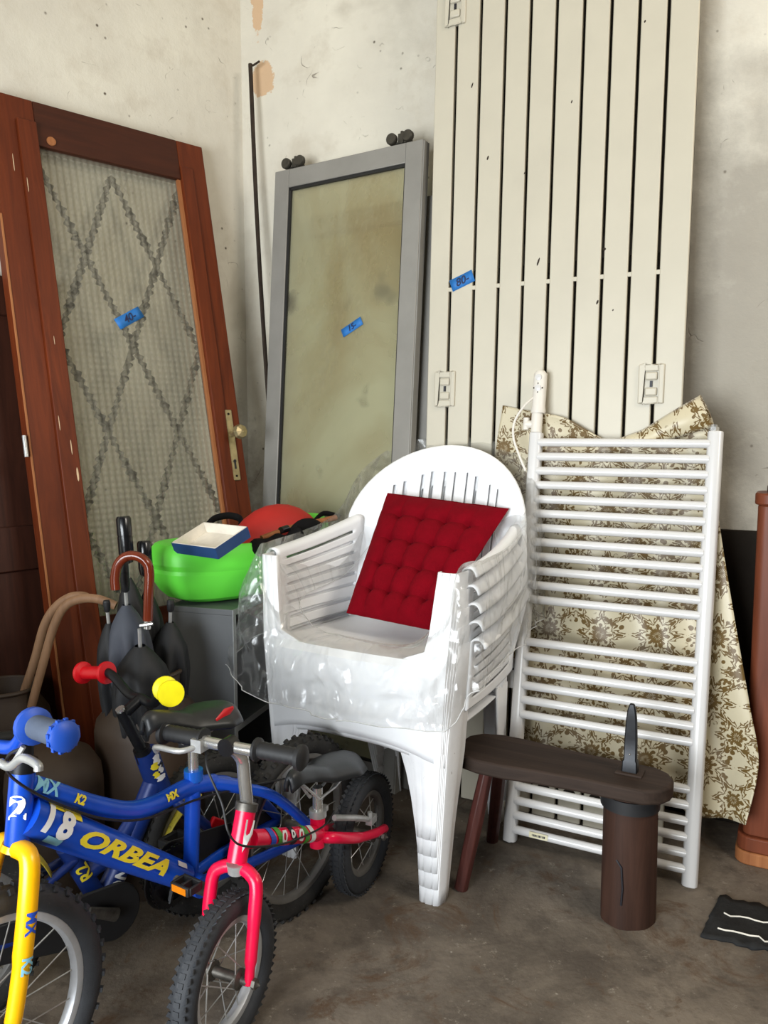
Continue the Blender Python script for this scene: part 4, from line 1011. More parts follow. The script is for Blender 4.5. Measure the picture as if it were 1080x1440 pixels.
# ---------------------------------------------------------------- bicycles
def wheel(parent, name, cx, R, tw, rim_r, matr, mtyre, nsp, axle=0.05, steer=None, knobs=False, sec=None):
    """rim is the part; tyre, hub and each spoke are its sub-parts. Wheel lies in local xz, axis y"""
    M = Matrix.Translation((cx, 0, R)) if steer is None else steer
    RX_ = Matrix.Rotation(-PI / 2, 4, 'X')
    rp = [(rim_r, -0.011), (rim_r - 0.003, -0.012), (rim_r - 0.012, -0.010), (rim_r - 0.016, -0.004), (rim_r - 0.016, 0.004), (rim_r - 0.012, 0.010), (rim_r - 0.003, 0.012), (rim_r, 0.011), (rim_r - 0.006, 0.006), (rim_r - 0.006, -0.006)]
    w_ = MB().lathe(rp, 56, RX_, True).build(name, matr, parent, M=M)
    cr = (R + rim_r - 0.004) / 2; hr = (R - rim_r + 0.004) / 2
    tp = [(cr + hr * math.cos(k * PI / 9), tw / 2 * math.sin(k * PI / 9)) for k in range(18)]
    tm = MB().lathe(tp, 64, RX_, True)
    n = 46 if knobs else 62
    for k in range(n):
        for s in (-1, 0, 1):
            a = 2 * PI * (k + 0.5 * (s == 0)) / n; ph = s * (0.72 if knobs else 0.62)
            rr = cr + hr * math.cos(ph) + (0.0 if s else -0.0003); yy = tw / 2 * math.sin(ph)
            d = (0.010, 0.010, 0.008) if knobs else (0.0022, 0.012, 0.0085)
            Mb = Matrix.Rotation(-a, 4, 'Y') @ Matrix.Rotation(-ph, 4, 'Z') @ (Matrix.Rotation(0.5 * s, 4, 'X') if not knobs else Matrix.Identity(4))
            tm.box(Matrix.Rotation(-a, 4, 'Y') @ Vector((rr, yy, 0)), d, Mb)
    tm.build('tyre', mtyre, w_)
    MB().lathe([(0.004, -axle), (0.008, -axle), (0.008, -axle * 0.7), (0.019, -axle * 0.62), (0.019, -axle * 0.54), (0.010, -axle * 0.5), (0.010, axle * 0.5), (0.019, axle * 0.54), (0.019, axle * 0.62), (0.008, axle * 0.7), (0.008, axle), (0.004, axle)], 18, RX_).build('hub', M_dull, w_)
    sp = MB().tube([(0.017, -axle * 0.58, 0), (rim_r - 0.013, 0, 0)], 0.0011, 5, caps=False).mesh('spoke')
    for k in range(nsp):
        a = 2 * PI * k / nsp; sgn = 1 if k % 2 else -1; lead = 0.36 * (1 if (k // 2) % 2 else -1)
        A = Vector((0.017 * math.cos(a + lead * 3.2), sgn * axle * 0.58, 0.017 * math.sin(a + lead * 3.2))); B = Vector(((rim_r - 0.013) * math.cos(a), 0, (rim_r - 0.013) * math.sin(a)))
        d = B - A; z = d.normalized(); x = z.orthogonal().normalized()
        base = Vector((rim_r - 0.013 - 0.017, axle * 0.58, 0)).length
        # local x of spoke mesh runs from its first to its second end; align with d
        L0 = Vector((rim_r - 0.013 - 0.017, axle * 0.58, 0)).normalized()
        rot = L0.rotation_difference(z).to_matrix().to_4x4(); s_ = d.length / base
        Ms = Matrix.Translation(A) @ rot @ Matrix.Scale(s_, 4) @ Matrix.Translation((-0.017, axle * 0.58, 0))
        link('spoke', sp, M_steel, w_, M=Ms)
    return w_

def saddle(t, nose, rear, zt, wid, mat):
    L = nose.x - rear.x
    def top(u, v):
        x = lerp(rear.x, nose.x, u); hwid = interp(u, [(0, wid * 0.62), (0.08, wid * 0.86), (0.25, wid), (0.5, wid * 0.62), (0.72, wid * 0.36), (0.95, wid * 0.27), (1, wid * 0.15)])
        a = (v - 0.5) * 2; zc = lerp(rear.z, nose.z, u) + 0.012 * abs(math.cos(u * PI)) - 0.008
        zz = zc - 0.030 * abs(a) ** 3.0 - (0.018 * max(0, (u - 0.88) / 0.12) ** 2)
        return Vector((x, a * hwid, zz))
    sd = MB().grid(top, 26, 16).build('saddle', mat, t, solid=0.010, offset=-1)
    MB().tube([(rear.x + L * 0.15, -0.018, rear.z - 0.030), (rear.x + L * 0.35, -0.015, rear.z - 0.042), (rear.x + L * 0.6, -0.012, rear.z - 0.042), (rear.x + L * 0.9, 0, nose.z - 0.022), (rear.x + L * 0.6, 0.012, rear.z - 0.042), (rear.x + L * 0.35, 0.015, rear.z - 0.042), (rear.x + L * 0.15, 0.018, rear.z - 0.030)], 0.0032, 8).build('rail', M_steel, sd)
    return sd

def balance_bike():
    rear, front = fl(511, 1248), fl(320, 1474); X = front - rear; X.z = 0; wb = X.length; M = frame(rear, X, ZZ)
    t = thing('balance_bike', 'pinkish red small balance bike with chrome stem, nearest of three bikes', 'bicycle', M)
    P = lambda px, py, y=0.0: loc(M, px, py, y)
    R = 0.146
    ht, hb = P(346, 1138), P(333, 1212); d = (hb - ht).normalized(); hubF = Vector((wb, 0, R)); hubR = Vector((0, 0, R))
    wheel(t, 'rear_wheel', 0, R, 0.047, 0.103, M_alloy2, M_tyre, 16)
    wheel(t, 'front_wheel', wb, R, 0.047, 0.105, M_alloy, M_tyre, 16)
    st, sb = P(447, 1140), P(446, 1190)
    f = MB(); f.tube([ht, hb], 0.019, 18)
    tA, tB = P(352, 1180), P(447, 1172); f.tube([tA, tB], 0.0175, 16); f.tube([st, sb], 0.0165, 16)
    for s in (-1, 1):
        f.tube(smooth_path([P(450, 1176) + Vector((0, s * 0.010, 0))] + [Vector((p.x, s * p.y, p.z)) for p in (loc(M, 470, 1178, 0.032), loc(M, 503, 1178, 0.045), loc(M, 527, 1172, 0.046), loc(M, 541, 1165, 0.046))], 5), [0.013] * 11 + [0.011] * 10, 10)
    f.build('frame', M_pink, t)
    for s in (-1, 1): MB().lathe([(0.004, 0), (0.010, 0.001), (0.010, 0.008), (0.005, 0.010), (0.001, 0.016)], 6, Matrix.Translation(hubR + Vector((0, s * 0.052, 0))) @ Matrix.Rotation(-s * PI / 2, 4, 'X')).build('axle_nut', M_dull, t)
    # decals along the top tube, facing the near side
    side = Vector((0, 1, 0.35))
    ln = (tB - tA).length
    wrap_on_tube('lettering', text_mesh('D  o  D', 0.030, 0.0012, 0, 6), M_white, t, tB, tA, 0.0178, side, ln * 0.52, lift=0.0022)
    for u, mt, hgt in ((0.80, M_blueprint, 0.05), (0.70, M_greenprint, 0.05), (0.50, M_blackprint, 0.045), (0.30, M_greenprint, 0.05), (0.20, M_white, 0.045)):
        def patch(a, b, u=u, hgt=hgt): return Vector(((a - 0.5) * 0.020 + 0.006 * math.sin(b * 6), (b - 0.5) * hgt, 0))
        wrap_on_tube('decal', MB().grid(patch, 4, 10).mesh('decal', False), mt, t, tB, tA, 0.0178, side, ln * u, lift=0.0010)
    sh = [(-0.010, 0.03), (0.012, 0.028), (0.010, 0.004), (0.0, -0.012), (-0.008, -0.028), (-0.010, 0.0)]
    me = bpy.data.meshes.new('badge'); me.from_pydata([(a, b, 0) for a, b in sh], [], [tuple(range(6))])
    for v in me.vertices: v.co = Vector((-v.co.y, v.co.x, 0))
    wrap_on_tube('badge', me, M_white, t, ht, hb, 0.0193, (0.35, 1, 0), 0.045, lift=0.0015, label='white shield sticker on the head tube')
    # fork: crown and two curved blades outside the tyre
    cr = P(334, 1222); fk = MB()
    for s in (-1, 1):
        q = [cr + Vector((0, s * 0.006, 0.006)), cr + Vector((0.004, s * 0.030, 0.0)), cr.lerp(hubF, 0.14) + Vector((0.004, s * 0.047, 0.01)), cr.lerp(hubF, 0.35) + Vector((0.006, s * 0.050, 0)), cr.lerp(hubF, 0.75) + Vector((0.002, s * 0.050, 0)), hubF + Vector((0, s * 0.050, -0.004))]
        fk.tube(smooth_path(q, 6), [0.0125] * 20 + [0.0115] * 6 + [0.009] * 5, 12)
    fkk = fk.build('fork', M_pink, t)
    for s in (-1, 1): MB().lathe([(0.004, 0), (0.010, 0.001), (0.010, 0.008), (0.005, 0.010), (0.001, 0.016)], 6, Matrix.Translation(hubF + Vector((0, s * 0.058, 0))) @ Matrix.Rotation(-s * PI / 2, 4, 'X')).build('axle_nut', M_dull, fkk)
    MB().tube([hb, cr + (cr - hb) * 0.25], [0.0195, 0.0185], 18).build('lower_headset', M_steel, t)
    MB().tube([ht - d * 0.012, ht + d * 0.002], 0.0215, 18).build('upper_headset', M_dull, t)
    s0, s1 = ht - d * 0.010, P(341, 1068)
    MB().tube(smooth_path([s0, s0.lerp(s1, 0.6), s1, P(334, 1056), P(324, 1050)], 5), [0.0125] * 11 + [0.014] * 10, 16).build('stem', M_chrome, t)
    hc = P(322, 1049)
    bar = MB().tube(smooth_path([hc + Vector((-0.004, -0.150, 0.008)), hc + Vector((0, -0.05, 0.0)), hc, hc + Vector((0, 0.05, 0)), hc + Vector((-0.004, 0.150, 0.004))], 5), 0.0105, 14).build('handlebar', M_chrome, t)
    for s in (-1, 1):
        Mg = Matrix.Translation(hc + Vector((-0.003, s * 0.055, 0.002))) @ Matrix.Rotation(-s * PI / 2, 4, 'X')
        MB().lathe([(0.011, 0), (0.021, 0.001), (0.021, 0.006), (0.0145, 0.010)] + [(0.0145 + 0.0015 * (k % 2), 0.012 + 0.006 * k) for k in range(12)] + [(0.0145, 0.086), (0.022, 0.088), (0.023, 0.096), (0.018, 0.100), (0.001, 0.101)], 20, Mg).build('grip', M_black, bar)
    MB().tube([hc + Vector((0.012, 0, 0)), hc + Vector((-0.012, 0, 0))], 0.017, 16).build('clamp', M_blackgloss, t)
    # brake lever on the far side and its cable
    lv = MB().tube(smooth_path([hc + Vector((0.01, -0.06, -0.006)), hc + Vector((0.032, -0.085, -0.012)), hc + Vector((0.030, -0.140, -0.014)), hc + Vector((0.018, -0.150, -0.028))], 5), 0.0055, 10).box(hc + Vector((0.004, -0.060, -0.004)), (0.030, 0.022, 0.024)).build('brake_lever', M_steel, t)
    cb = [hc + Vector((0.0, -0.05, -0.02)), P(292, 1082, -0.03), P(312, 1130, 0.0), P(322, 1172, 0.022), P(345, 1190, 0.024), P(400, 1186, 0.024), P(450, 1165, 0.022), P(465, 1150, 0.02), P(470, 1140, 0.018)]
    MB().tube(smooth_path(cb, 6), 0.0022, 6).build('brake_cable', M_black, t)
    MB().tube([st + Vector((0, 0, 0.055)), st + Vector((0, 0, -0.01))], 0.0115, 16).build('seat_post', M_chrome, t)
    MB().tube([st + Vector((0, 0, 0.004)), st + Vector((0, 0, -0.012))], 0.0195, 16).box(st + Vector((-0.022, 0.004, -0.003)), (0.014, 0.014, 0.012)).build('seat_clamp', M_steel, t)
    sn, sr_ = P(405, 1086), P(490, 1058); saddle(t, sn, sr_, 0, 0.072, M_saddle)
    # rear brake arm on the near chain stay
    b0 = P(470, 1150, 0.03); MB().tube([b0, P(500, 1150, 0.05), P(518, 1152, 0.05)], 0.007, 8).box(P(522, 1152, 0.05), (0.030, 0.016, 0.018)).tube([P(520, 1150, 0.055), P(520, 1142, 0.055)], 0.006, 8).build('brake_arm', M_steel, t)
balance_bike()

def chain_set(t, bb, r, s, mat=M_blackmetal):
    m = MB().lathe([(r - 0.012, -0.002), (r, -0.002), (r, 0.002), (r - 0.012, 0.002)], 40, Matrix.Translation(bb + Vector((0, s * 0.045, 0))) @ Matrix.Rotation(-PI / 2, 4, 'X'), True)
    for k in range(30): a = k * 2 * PI / 30; m.box(bb + Vector((r * math.cos(a), s * 0.045, r * math.sin(a))), (0.006, 0.003, 0.006), Matrix.Rotation(-a, 4, 'Y'))
    for k in range(5): a = k * 2 * PI / 5; m.tube([bb + Vector((0, s * 0.045, 0)), bb + Vector(((r - 0.008) * math.cos(a), s * 0.045, (r - 0.008) * math.sin(a)))], 0.006, 6)
    return m.build('chainring', mat, t)
def crank(t, bb, ang, s, L=0.09, e=None, pw=1.0):
    e = e or bb + Vector((L * math.cos(ang), s * 0.072, L * math.sin(ang)))
    c = MB().tube([bb + Vector((0, s * 0.066, 0)), e], [0.014, 0.010], 10, flat=0.6).build('crank', M_dull, t)
    if not pw: return c, e
    p = MB()
    for dx in (-0.026, 0.026): p.box(e + Vector((dx * pw, s * 0.052 * pw, 0)), (0.010 * pw, 0.078 * pw, 0.018))
    for dy in (0.015, 0.052, 0.090): p.box(e + Vector((0, s * dy * pw, 0)), (0.046 * pw, 0.010 * pw, 0.016))
    pe = p.build('pedal', M_black, c, bevel=0.002)
    return c, e

def big_bike():
    rear = fl(428, 1285); front = fl(2, 1622); X = front - rear; X.z = 0; wb = X.length; M = frame(rear - Vector((0.018, -0.010, 0)), X, ZZ)
    t = thing('childrens_bicycle', 'blue bicycle with yellow fork and lettered frame, at the left edge', 'bicycle', M)
    P = lambda px, py, y=0.0: loc(M, px, py, y)
    R = 0.213; hubF, hubR = Vector((wb, 0, R)), Vector((0, 0, R))
    wheel(t, 'rear_wheel', 0, R, 0.046, 0.172, M_alloy2, M_tyre_old, 20, 0.055, None, True)
    wheel(t, 'front_wheel', wb, R, 0.046, 0.172, M_alloy, M_tyre, 20, 0.048, None, True)
    ht, hb = P(32, 1084), P(24, 1188); bb = P(268, 1240); stt = P(272, 1083)
    f = MB(); f.tube([ht, hb], 0.020, 18)
    dA, dB = P(34, 1146), P(258, 1232)
    f.tube([dA, dA.lerp(dB, 0.5), dB], [0.033, 0.031, 0.026], 20)
    tt = smooth_path([P(36, 1102), P(75, 1114), P(130, 1132), P(180, 1140), P(220, 1130), P(262, 1108), P(300, 1100)], 6); f.tube(tt, 0.0175, 16)
    f.tube([stt, bb], 0.0155, 18)
    for s in (-1, 1):
        f.tube(smooth_path([P(290, 1100), P(330, 1104) + Vector((0, s * 0.024, 0)), P(370, 1116) + Vector((0, s * 0.040, 0)), hubR + Vector((0, s * 0.055, 0.004))], 5), [0.014] * 6 + [0.0115] * 10, 10)
        f.tube(smooth_path([bb + Vector((0, s * 0.012, 0)), bb.lerp(hubR, 0.4) + Vector((0, s * 0.040, 0)), hubR + Vector((0, s * 0.055, 0))], 5), 0.011, 10)
    f.tube([bb + Vector((0, -0.035, 0)), bb + Vector((0, 0.035, 0))], 0.022, 16)
    f.build('frame', M_blue, t)
    # lettering on the near side; text must read left (head) to right (rear)
    side = Vector((0, 1, 0.18)); ln = (dB - dA).length
    def word(body, size, u, mat, bold=0.0, shear=0.25, vs=0.0, lift=0.0014, r=0.0315, A=dA, B=dB, sd=side):
        return wrap_on_tube('lettering', text_mesh(body, size, bold, shear, 8), mat, t, A, B, r, sd, u, vs, lift)
    for body_, u_, sz_ in (('ORBEA', 0.50, 0.060),):
        me = text_mesh(body_, sz_, 0.0026, 0.45, 8)
        for v in me.vertices: v.co.x *= 1.26; v.co.y *= 0.62
        wrap_on_tube('lettering', me, M_yprint, t, dA, dB, 0.0308, side, ln * u_, -0.003, 0.0026)
    me = text_mesh('1', 0.060, 0.003, 0.1, 8); wrap_on_tube('lettering', me, M_white, t, dA, dB, 0.033, side, ln * 0.055, 0.004, 0.0020)
    me = text_mesh('8', 0.060, 0.003, 0.1, 8); wrap_on_tube('lettering', me, M_white, t, dA, dB, 0.033, side, ln * 0.145, 0.002, 0.0020)
    for u_, v_, w_, h_, mt in ((0.09, 0.030, 0.034, 0.012, M_yprint), (0.18, 0.027, 0.040, 0.016, M_yprint), (0.13, -0.026, 0.034, 0.014, M_cyanprint)):
        wrap_on_tube('decal', MB().grid(lambda a, b, w_=w_, h_=h_: Vector(((a - 0.5) * w_, (b - 0.5) * h_, 0)), 4, 4).mesh('decal', False), mt, t, dA, dB, 0.033, side, ln * u_, v_, 0.0010)
    wrap_on_tube('decal', MB().grid(lambda a, b: Vector(((a - 0.5) * 0.028, (b - 0.5) * 0.010, 0)), 4, 3).mesh('decal', False), M_white, t, dA, dB, 0.0285, side, ln * 0.90, 0.016, 0.0012)
    # head badge and top tube print
    b2 = text_mesh('2', 0.050, 0.003, 0, 6)
    for v in b2.vertices: v.co.x, v.co.y = -v.co.y, v.co.x
    wrap_on_tube('badge', b2, M_white, t, ht, hb, 0.0200, (1.0, 1, 0), 0.055, 0, 0.0012, 'white figure on the head tube')
    def on_top(body, size, i, mat, j, vs=0.0):
        wrap_on_tube('lettering', text_mesh(body, size, 0.0010, 0.1, 6), mat, t, tt[i], tt[j], 0.0177, (0, 1, 0.5), (tt[j] - tt[i]).length / 2, vs, 0.0016)
    on_top('MX', 0.034, 0, M_cyanprint, 6); on_top('K2', 0.020, 7, M_yprint, 11, -0.004); on_top('MX', 0.018, 24, M_yprint, 28)
    # fork
    crn = P(20, 1200); fk = MB()
    for s in (-1, 1):
        q = [crn + Vector((0, s * 0.010, 0.012)), crn + Vector((0, s * 0.040, 0.004)), crn.lerp(hubF, 0.2) + Vector((0.0, s * 0.052, 0)), crn.lerp(hubF, 0.6) + Vector((-0.006, s * 0.054, 0)), hubF + Vector((-0.012, s * 0.054, 0.02)), hubF + Vector((0.0, s * 0.052, -0.004))]
        fk.tube(smooth_path(q, 6), [0.0155] * 18 + [0.0135] * 7 + [0.010] * 6, 14)
    fk.tube([hb + (crn - hb) * 0.2, crn], 0.022, 16); fkk = fk.build('fork', M_yellow, t, label='yellow lacquered fork')
    a0, a1 = crn.lerp(hubF, 0.2) + Vector((0.0, 0.052, 0)), crn.lerp(hubF, 0.6) + Vector((-0.006, 0.054, 0))
    for u_, body_, mt in ((0.035, 'MX', M_blueprint), (0.10, 'K2', M_cyanprint)):
        wrap_on_tube('lettering', text_mesh(body_, 0.024, 0.0008, 0, 6), mt, fkk, a0, a1, 0.0158, (0.1, 1, 0), u_, 0, 0.0014)
    for s in (-1, 1): MB().tube([hubF + Vector((-0.004, s * 0.052, 0)), hubF + Vector((-0.004, s * 0.066, 0))], 0.009, 6).build('axle_nut', M_dull, fkk)
    MB().tube([ht, ht + (ht - hb).normalized() * 0.02], 0.022, 16).build('headset', M_blackmetal, t)
    # stem, riser handlebar, grips
    sd_ = (ht - hb).normalized(); s1 = ht + sd_ * 0.055 + Vector((0.01, 0, 0)); hc = s1 + Vector((0.045, 0, 0.012))
    MB().tube(smooth_path([ht, ht + sd_ * 0.04, s1, hc], 4), 0.014, 12).build('stem', M_blackmetal, t)
    G0, G1 = loc(M, 44, 1020, 0.150), loc(M, 92, 1036, 0.250)
    hb_ = MB().tube(smooth_path([Vector((hc.x, -0.25, G1.z)), Vector((hc.x, -0.15, G0.z)), hc + Vector((0, -0.05, 0)), hc + Vector((0, 0.05, 0)), G0, G1], 6), 0.0105, 12).build('handlebar', M_blue, t)
    for A_, B_ in ((G0, G1), (Vector((hc.x, -0.15, G0.z)), Vector((hc.x, -0.25, G1.z)))):
        d_ = (B_ - A_); Lg = d_.length; Mg = frame(A_, d_.orthogonal(), d_)
        g_ = MB().lathe([(0.011, 0), (0.026, 0.002), (0.026, 0.010), (0.017, 0.016)] + [(0.016 + 0.0012 * (k % 2), 0.018 + k * 0.006) for k in range(int((Lg - 0.035) / 0.006))] + [(0.016, Lg - 0.012)], 20, Mg).build('grip', M_greygrip, hb_)
        e_ = MB().lathe([(0.016, Lg - 0.014), (0.021, Lg - 0.012), (0.021, Lg), (0.016, Lg + 0.004), (0.001, Lg + 0.005)], 20, Mg)
        for k in range(12): e_.box(Mg @ Vector((0.0205 * math.cos(k * PI / 6), 0.0205 * math.sin(k * PI / 6), Lg - 0.006)), (0.005, 0.005, 0.006))
        e_.build('end_cap', M_blueplastic, g_)
        MB().lathe([(0.0115, 0.0), (0.0265, 0.0015), (0.0265, 0.011), (0.0175, 0.0165)], 20, Mg).build('flange', M_blueplastic, g_)
    q = [loc(M, px, py, yy) for px, py, yy in ((0, 1072, 0.08), (14, 1078, 0.10), (32, 1066, 0.13), (52, 1075, 0.17), (54, 1084, 0.175))]
    MB().tube(smooth_path(q, 5), 0.0065, 10).tube(smooth_path([loc(M, 14, 1077, 0.10), loc(M, 22, 1068, 0.11), loc(M, 33, 1050, 0.12)], 4), 0.004, 8).build('brake_lever', M_steel, t)
    MB().tube(smooth_path([loc(M, 33, 1052, 0.12), loc(M, 12, 1062, 0.09), loc(M, 10, 1085, 0.05), P(40, 1110, 0.022), P(90, 1134, 0.02), P(150, 1152, 0.02), P(210, 1150, 0.02), P(290, 1120, 0.02), P(400, 1095, 0.03)], 5), 0.0024, 6).build('brake_cable', M_black, t)
    MB().tube([stt + Vector((0, 0, 0.10)), stt + Vector((0, 0, -0.02))], 0.0105, 16).build('seat_post', M_chrome, t)
    MB().tube([stt + Vector((0, 0, 0.002)), stt + Vector((0, 0, -0.02))], 0.019, 16).build('seat_collar', M_bluelight, t)
    MB().tube([P(272, 1040) + Vector((0.02, -0.02, 0)), P(272, 1040) + Vector((-0.02, 0.02, 0))], 0.022, 12).build('saddle_clamp', M_black, t)
    sn, sr_ = P(200, 1003), P(318, 988); sd2 = saddle(t, sn, sr_, 0, 0.075, M_saddle)
    q = P(318, 1003, 0.045); MB().tube([loc(M, 304, 1014, 0.05), loc(M, 317, 1004, 0.05), loc(M, 328, 995, 0.05)], [0.005, 0.012, 0.004], 8, flat=0.4).build('red_trim', M_red, sd2, label='red trim at the back of the saddle')
    chain_set(t, bb, 0.062, -1); pe_ = loc(M, 264, 1246, 0.085); pe_.y = 0.050; c_, e_ = crank(t, bb, 0, 1, e=pe_, pw=0.6); crank(t, bb, PI - 0.08, -1)
    MB().box(e_ + Vector((0.018, 0.052 * 0.6, 0)), (0.003, 0.036, 0.013)).build('reflector', M_orange, c_)
    gd = MB().prism([(bb.x + 0.07 * math.cos(a), bb.z + 0.07 * math.sin(a)) for a in [k * PI / 12 - PI / 2 for k in range(13)]] + [(hubR.x, hubR.z + 0.03), (hubR.x - 0.03, hubR.z), (hubR.x, hubR.z - 0.03)], -0.058, -0.054)
    gd.build('chain_guard', M_black, t, bevel=0.001)
big_bike()

def third_bike():
    front = at(296, 1195, 1.86); X = Vector((0.67, 0.742, 0)).normalized(); wb = 0.585; R = 0.19
    front.z = 0; M = frame(front - X * wb, X, ZZ)
    t = thing('childrens_bicycle', 'dark blue bicycle with red and yellow grips, standing behind the yellow-forked one', 'bicycle', M)
    P = lambda px, py, y=0.0: loc(M, px, py, y)
    hubF, hubR = Vector((wb, 0, R)), Vector((0, 0, R))
    wheel(t, 'rear_wheel', 0, R, 0.046, 0.145, M_alloy2, M_tyre_old, 16)
    wheel(t, 'front_wheel', wb, R, 0.046, 0.145, M_alloy2, M_tyre_old, 16)
    ht, hb = P(205, 1056), P(226, 1115); bb = P(142, 1284); bb.z = max(bb.z, 0.14)
    f = MB(); f.tube([ht, hb], 0.026, 16)
    f.tube(smooth_path([P(218, 1096), P(190, 1165), P(160, 1235), bb], 5), 0.024, 16)
    sT = P(92, 1190); f.tube([sT, bb], 0.020, 16); f.tube(smooth_path([P(206, 1120), P(160, 1195), P(112, 1235)], 5), 0.018, 14)
    for s in (-1, 1):
        f.tube([bb + Vector((0, s * 0.014, 0)), hubR.lerp(bb, 0.5) + Vector((0, s * 0.045, 0)), hubR + Vector((0, s * 0.05, 0))], 0.010, 10)
        f.tube([sT.lerp(bb, 0.2) + Vector((0, s * 0.012, 0)), hubR + Vector((0, s * 0.05, 0))], 0.009, 10)
    f.build('frame', M_blue2, t)
    near = Vector((0, -1, 0.2))
    # print on head tube and down tube (near side is local -y)
    for k, (u, v, mt, a_, b_) in enumerate(((0.018, 0.004, M_white, 0.026, 0.018), (0.030, -0.006, M_yprint, 0.018, 0.016), (0.044, 0.006, M_white, 0.020, 0.012), (0.050, -0.008, M_yprint, 0.016, 0.012), (0.036, 0.012, M_blackprint, 0.012, 0.008), (0.062, 0.0, M_white, 0.014, 0.02))):
        def blob(p, q, a_=a_, b_=b_, k=k): return Vector(((p - 0.5) * a_ * (1 - 0.6 * abs(q - 0.5)), (q - 0.5) * b_ + 0.002 * math.sin(p * 7 + k), 0))
        wrap_on_tube('decal', MB().grid(blob, 4, 4).mesh('decal', False), mt, t, ht, hb, 0.0262, near, u, v, 0.0008 + 0.0003 * k)
    q0, q1 = P(190, 1165), P(160, 1235)
    wrap_on_tube('lettering', text_mesh('NO', 0.040, 0.001, 0.1, 6), M_white, t, q1, P(148, 1265), 0.0242, near, -0.005, 0, 0.0016)
    wrap_on_tube('lettering', text_mesh('R2', 0.036, 0.001, 0.1, 6), M_yprint, t, bb.lerp(sT, 0.1), sT, 0.0202, near, 0.085, 0, 0.0016)
    fk = MB()
    crn = hb.lerp(hubF, 0.06)
    for s in (-1, 1):
        fk.tube(smooth_path([crn + Vector((0, s * 0.008, 0.01)), crn.lerp(hubF, 0.12) + Vector((0, s * 0.046, 0)), crn.lerp(hubF, 0.6) + Vector((0, s * 0.05, 0)), hubF + Vector((0, s * 0.05, 0))], 5), 0.0115, 10)
    fk.build('fork', M_blue2, t)
    def guard(name, hub, a0, a1, rr):
        def g(u, v):
            a = lerp(a0, a1, u); w_ = (v - 0.5) * 2; r = rr - 0.010 * w_ * w_
            return hub + Vector((r * math.cos(a), w_ * 0.029, r * math.sin(a)))
        MB().grid(g, 26, 8).build(name, M_yguard, t, solid=0.002, label='scratched yellow mudguard')
    gp_ = smooth_path([P(276, 1110), P(256, 1128), P(236, 1156), P(217, 1196), P(206, 1230)], 5)
    def blade(u, v):
        x = u * (len(gp_) - 1); i = min(int(x), len(gp_) - 2); p = gp_[i].lerp(gp_[i + 1], x - i); w_ = (v - 0.5) * 2
        return p + Vector((-0.004 * w_ * w_, w_ * 0.028, -0.004 * w_ * w_))
    MB().grid(blade, 20, 8).build('front_mudguard', M_yguard, t, solid=0.002, label='scratched yellow mudguard')
    guard('rear_mudguard', hubR, math.radians(20), math.radians(150), R + 0.016)
    MB().box(P(300, 1172, -0.055), (0.045, 0.012, 0.07), Matrix.Rotation(0.6, 4, 'Y')).build('fork_reflector', M_red, t, bevel=0.004)
    ax = (ht - hb).normalized(); s1 = P(170, 999); s2 = P(201, 1058)
    MB().tube([s2, s1], 0.0125, 12).tube([s1 + (s2 - s1) * 0.10, P(196, 984)], 0.012, 12).build('stem', M_blackmetal, t)
    MB().tube([s1, s1 + (s1 - s2).normalized() * 0.006], 0.010, 12).build('stem_bolt', M_chrome, t)
    MB().tube([s2 + ax * 0.012, s2 - ax * 0.02], 0.019, 14).build('headset', M_blackmetal, t)
    hc = P(198, 982); yl, rd = loc(M, 240, 975, -0.215), loc(M, 118, 946, 0.20)
    rd0, yl0 = loc(M, 152, 946, 0.12), loc(M, 232, 968, -0.135)
    br = MB().tube(smooth_path([rd, rd0, hc + Vector((0, 0.05, 0.0)), hc, hc + Vector((0, -0.05, 0.0)), yl0, yl], 6), 0.0105, 12).build('handlebar', M_blackmetal, t)
    for A_, B_, mt, lb in ((rd0, rd, M_red, 'red flanged grip'), (yl0, yl, M_yplastic, 'lemon yellow flanged grip')):
        d_ = B_ - A_; Lg = d_.length + 0.008; Mg = frame(A_, d_.orthogonal(), d_)
        gp = MB().lathe([(0.011, 0), (0.025, 0.001), (0.026, 0.006), (0.025, 0.010), (0.015, 0.013), (0.015, Lg - 0.012), (0.025, Lg - 0.009), (0.026, Lg - 0.004), (0.025, Lg), (0.001, Lg + 0.001)], 24, Mg).build('grip', mt, br, label=lb)
        rb = MB()
        for k in range(3): rb.box(Mg @ Vector((0.013 * math.cos(k * 2.1), 0.013 * math.sin(k * 2.1), Lg + 0.001)), (0.0025, 0.0025, 0.0025))
    # chain guard and cranks on the near side
    pl = [(bb.x + 0.062 * math.cos(a), bb.z + 0.062 * math.sin(a)) for a in [k * PI / 12 - PI / 2 for k in range(13)]] + [(hubR.x + 0.02, hubR.z + 0.035), (hubR.x - 0.02, hubR.z), (hubR.x + 0.02, hubR.z - 0.035)]
    MB().prism(pl, -0.056, -0.048).build('chain_guard', M_black, t, bevel=0.003)
    crank(t, bb, 2.6, -1, 0.075, None, 0); crank(t, bb, 1.9 + PI, 1, 0.075)
    MB().tube([sT, sT + (sT - bb).normalized() * 0.06], 0.011, 12).build('seat_post', M_steel, t)
third_bike()

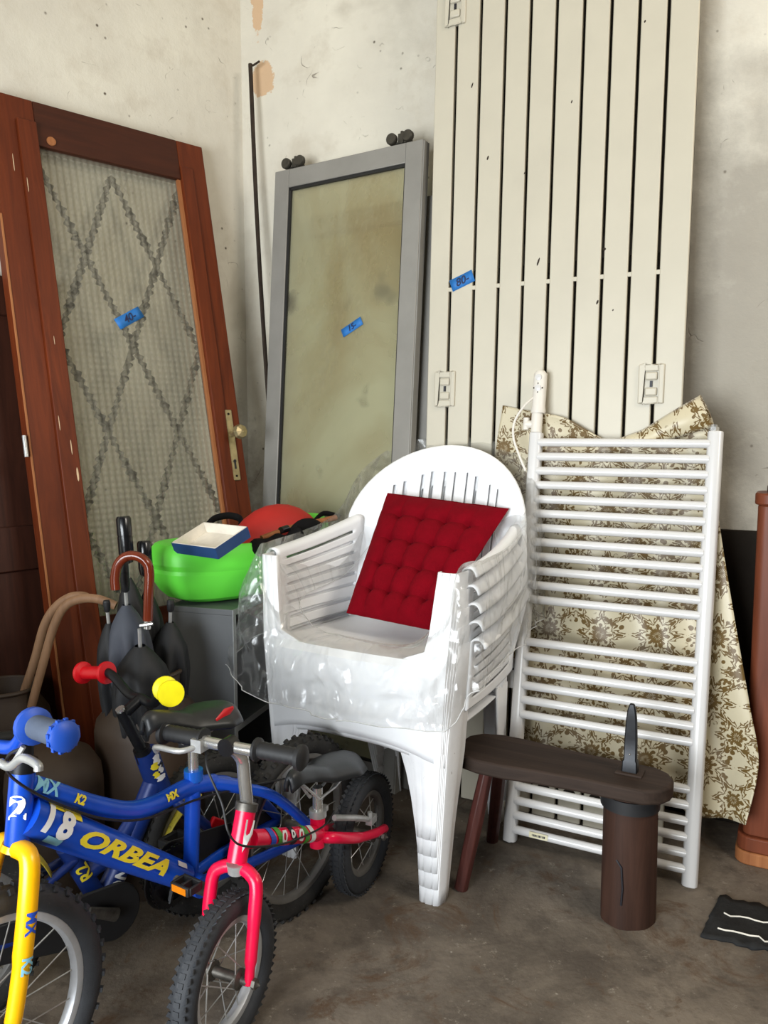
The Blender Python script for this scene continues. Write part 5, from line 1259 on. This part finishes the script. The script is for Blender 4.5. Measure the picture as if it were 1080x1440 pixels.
# ---------------------------------------------------------------- wooden case at the right edge, mat on the floor
def case():
    o = fl(1034, 1212) - WD * 0.0; M = frame(o, WD, ZZ); H = at(1056, 694, o.y).z
    t = thing('wooden_case', 'red brown veneered wooden case with rounded corner at the right edge', 'cabinet', M)
    W, D = 0.46, 0.135
    def outline(inset, r=0.035):
        pts = []
        for cx, cy, a0 in ((inset + r, inset + r, PI), (W - inset - r, inset + r, 1.5 * PI), (W - inset - r, D - inset - r, 0), (inset + r, D - inset - r, PI / 2)):
            for k in range(6): a = a0 + k * PI / 10; pts.append((cx + r * math.cos(a), cy + r * math.sin(a)))
        return pts
    def slab(name, inset, z0, z1, mat, r=0.035, lb=None):
        pl = outline(inset, r); n = len(pl); m = MB()
        m.add([Vector((x, y, z)) for z in (z0, z1) for x, y in pl], [tuple(range(n))[::-1], tuple(range(n, 2 * n))] + [(i, (i + 1) % n, n + (i + 1) % n, n + i) for i in range(n)])
        return m.build(name, mat, t, bevel=0.004, label=lb)
    slab('plinth', -0.004, 0, 0.035, M_rawwood); slab('base_moulding', 0.0, 0.035, 0.075, M_case)
    slab('body', 0.012, 0.075, H - 0.03, M_case, 0.022); slab('cornice', 0.004, H - 0.03, H, M_case); slab('top', 0.03, H, H + 0.02, M_case_top, 0.03)
    for x in (0.062, 0.20, 0.33): MB().box((x, 0.022, H / 2 + 0.02), (0.004, 0.004, H - 0.16)).build('groove', M_darkwood, t)
case()
def mat_():
    a, b, c, d = fl(1012, 1262), fl(1150, 1292), fl(1135, 1352), fl(985, 1318)
    def fn(u, v): 
        p = a.lerp(b, u).lerp(d.lerp(c, u), v); e = 0.012 * noise.noise(Vector((u * 9, v * 9, 0))); 
        return Vector((p.x + e, p.y + e, 0.006 + 0.003 * noise.noise(Vector((u * 5, v * 4, 3)))))
    t = MB().grid(fn, 20, 10).build('rubber_mat', M_mat, solid=0.006, offset=-1)
    tag(t, 'ragged black rubber mat with white lines on the floor', 'mat')
    for v in (0.42, 0.80):
        MB().tube([fn(0.12 + 0.08 * k, v) + Vector((0, 0, 0.001)) for k in range(12)], 0.0022, 6, flat=0.6).build('white_line', M_card, t)
mat_()
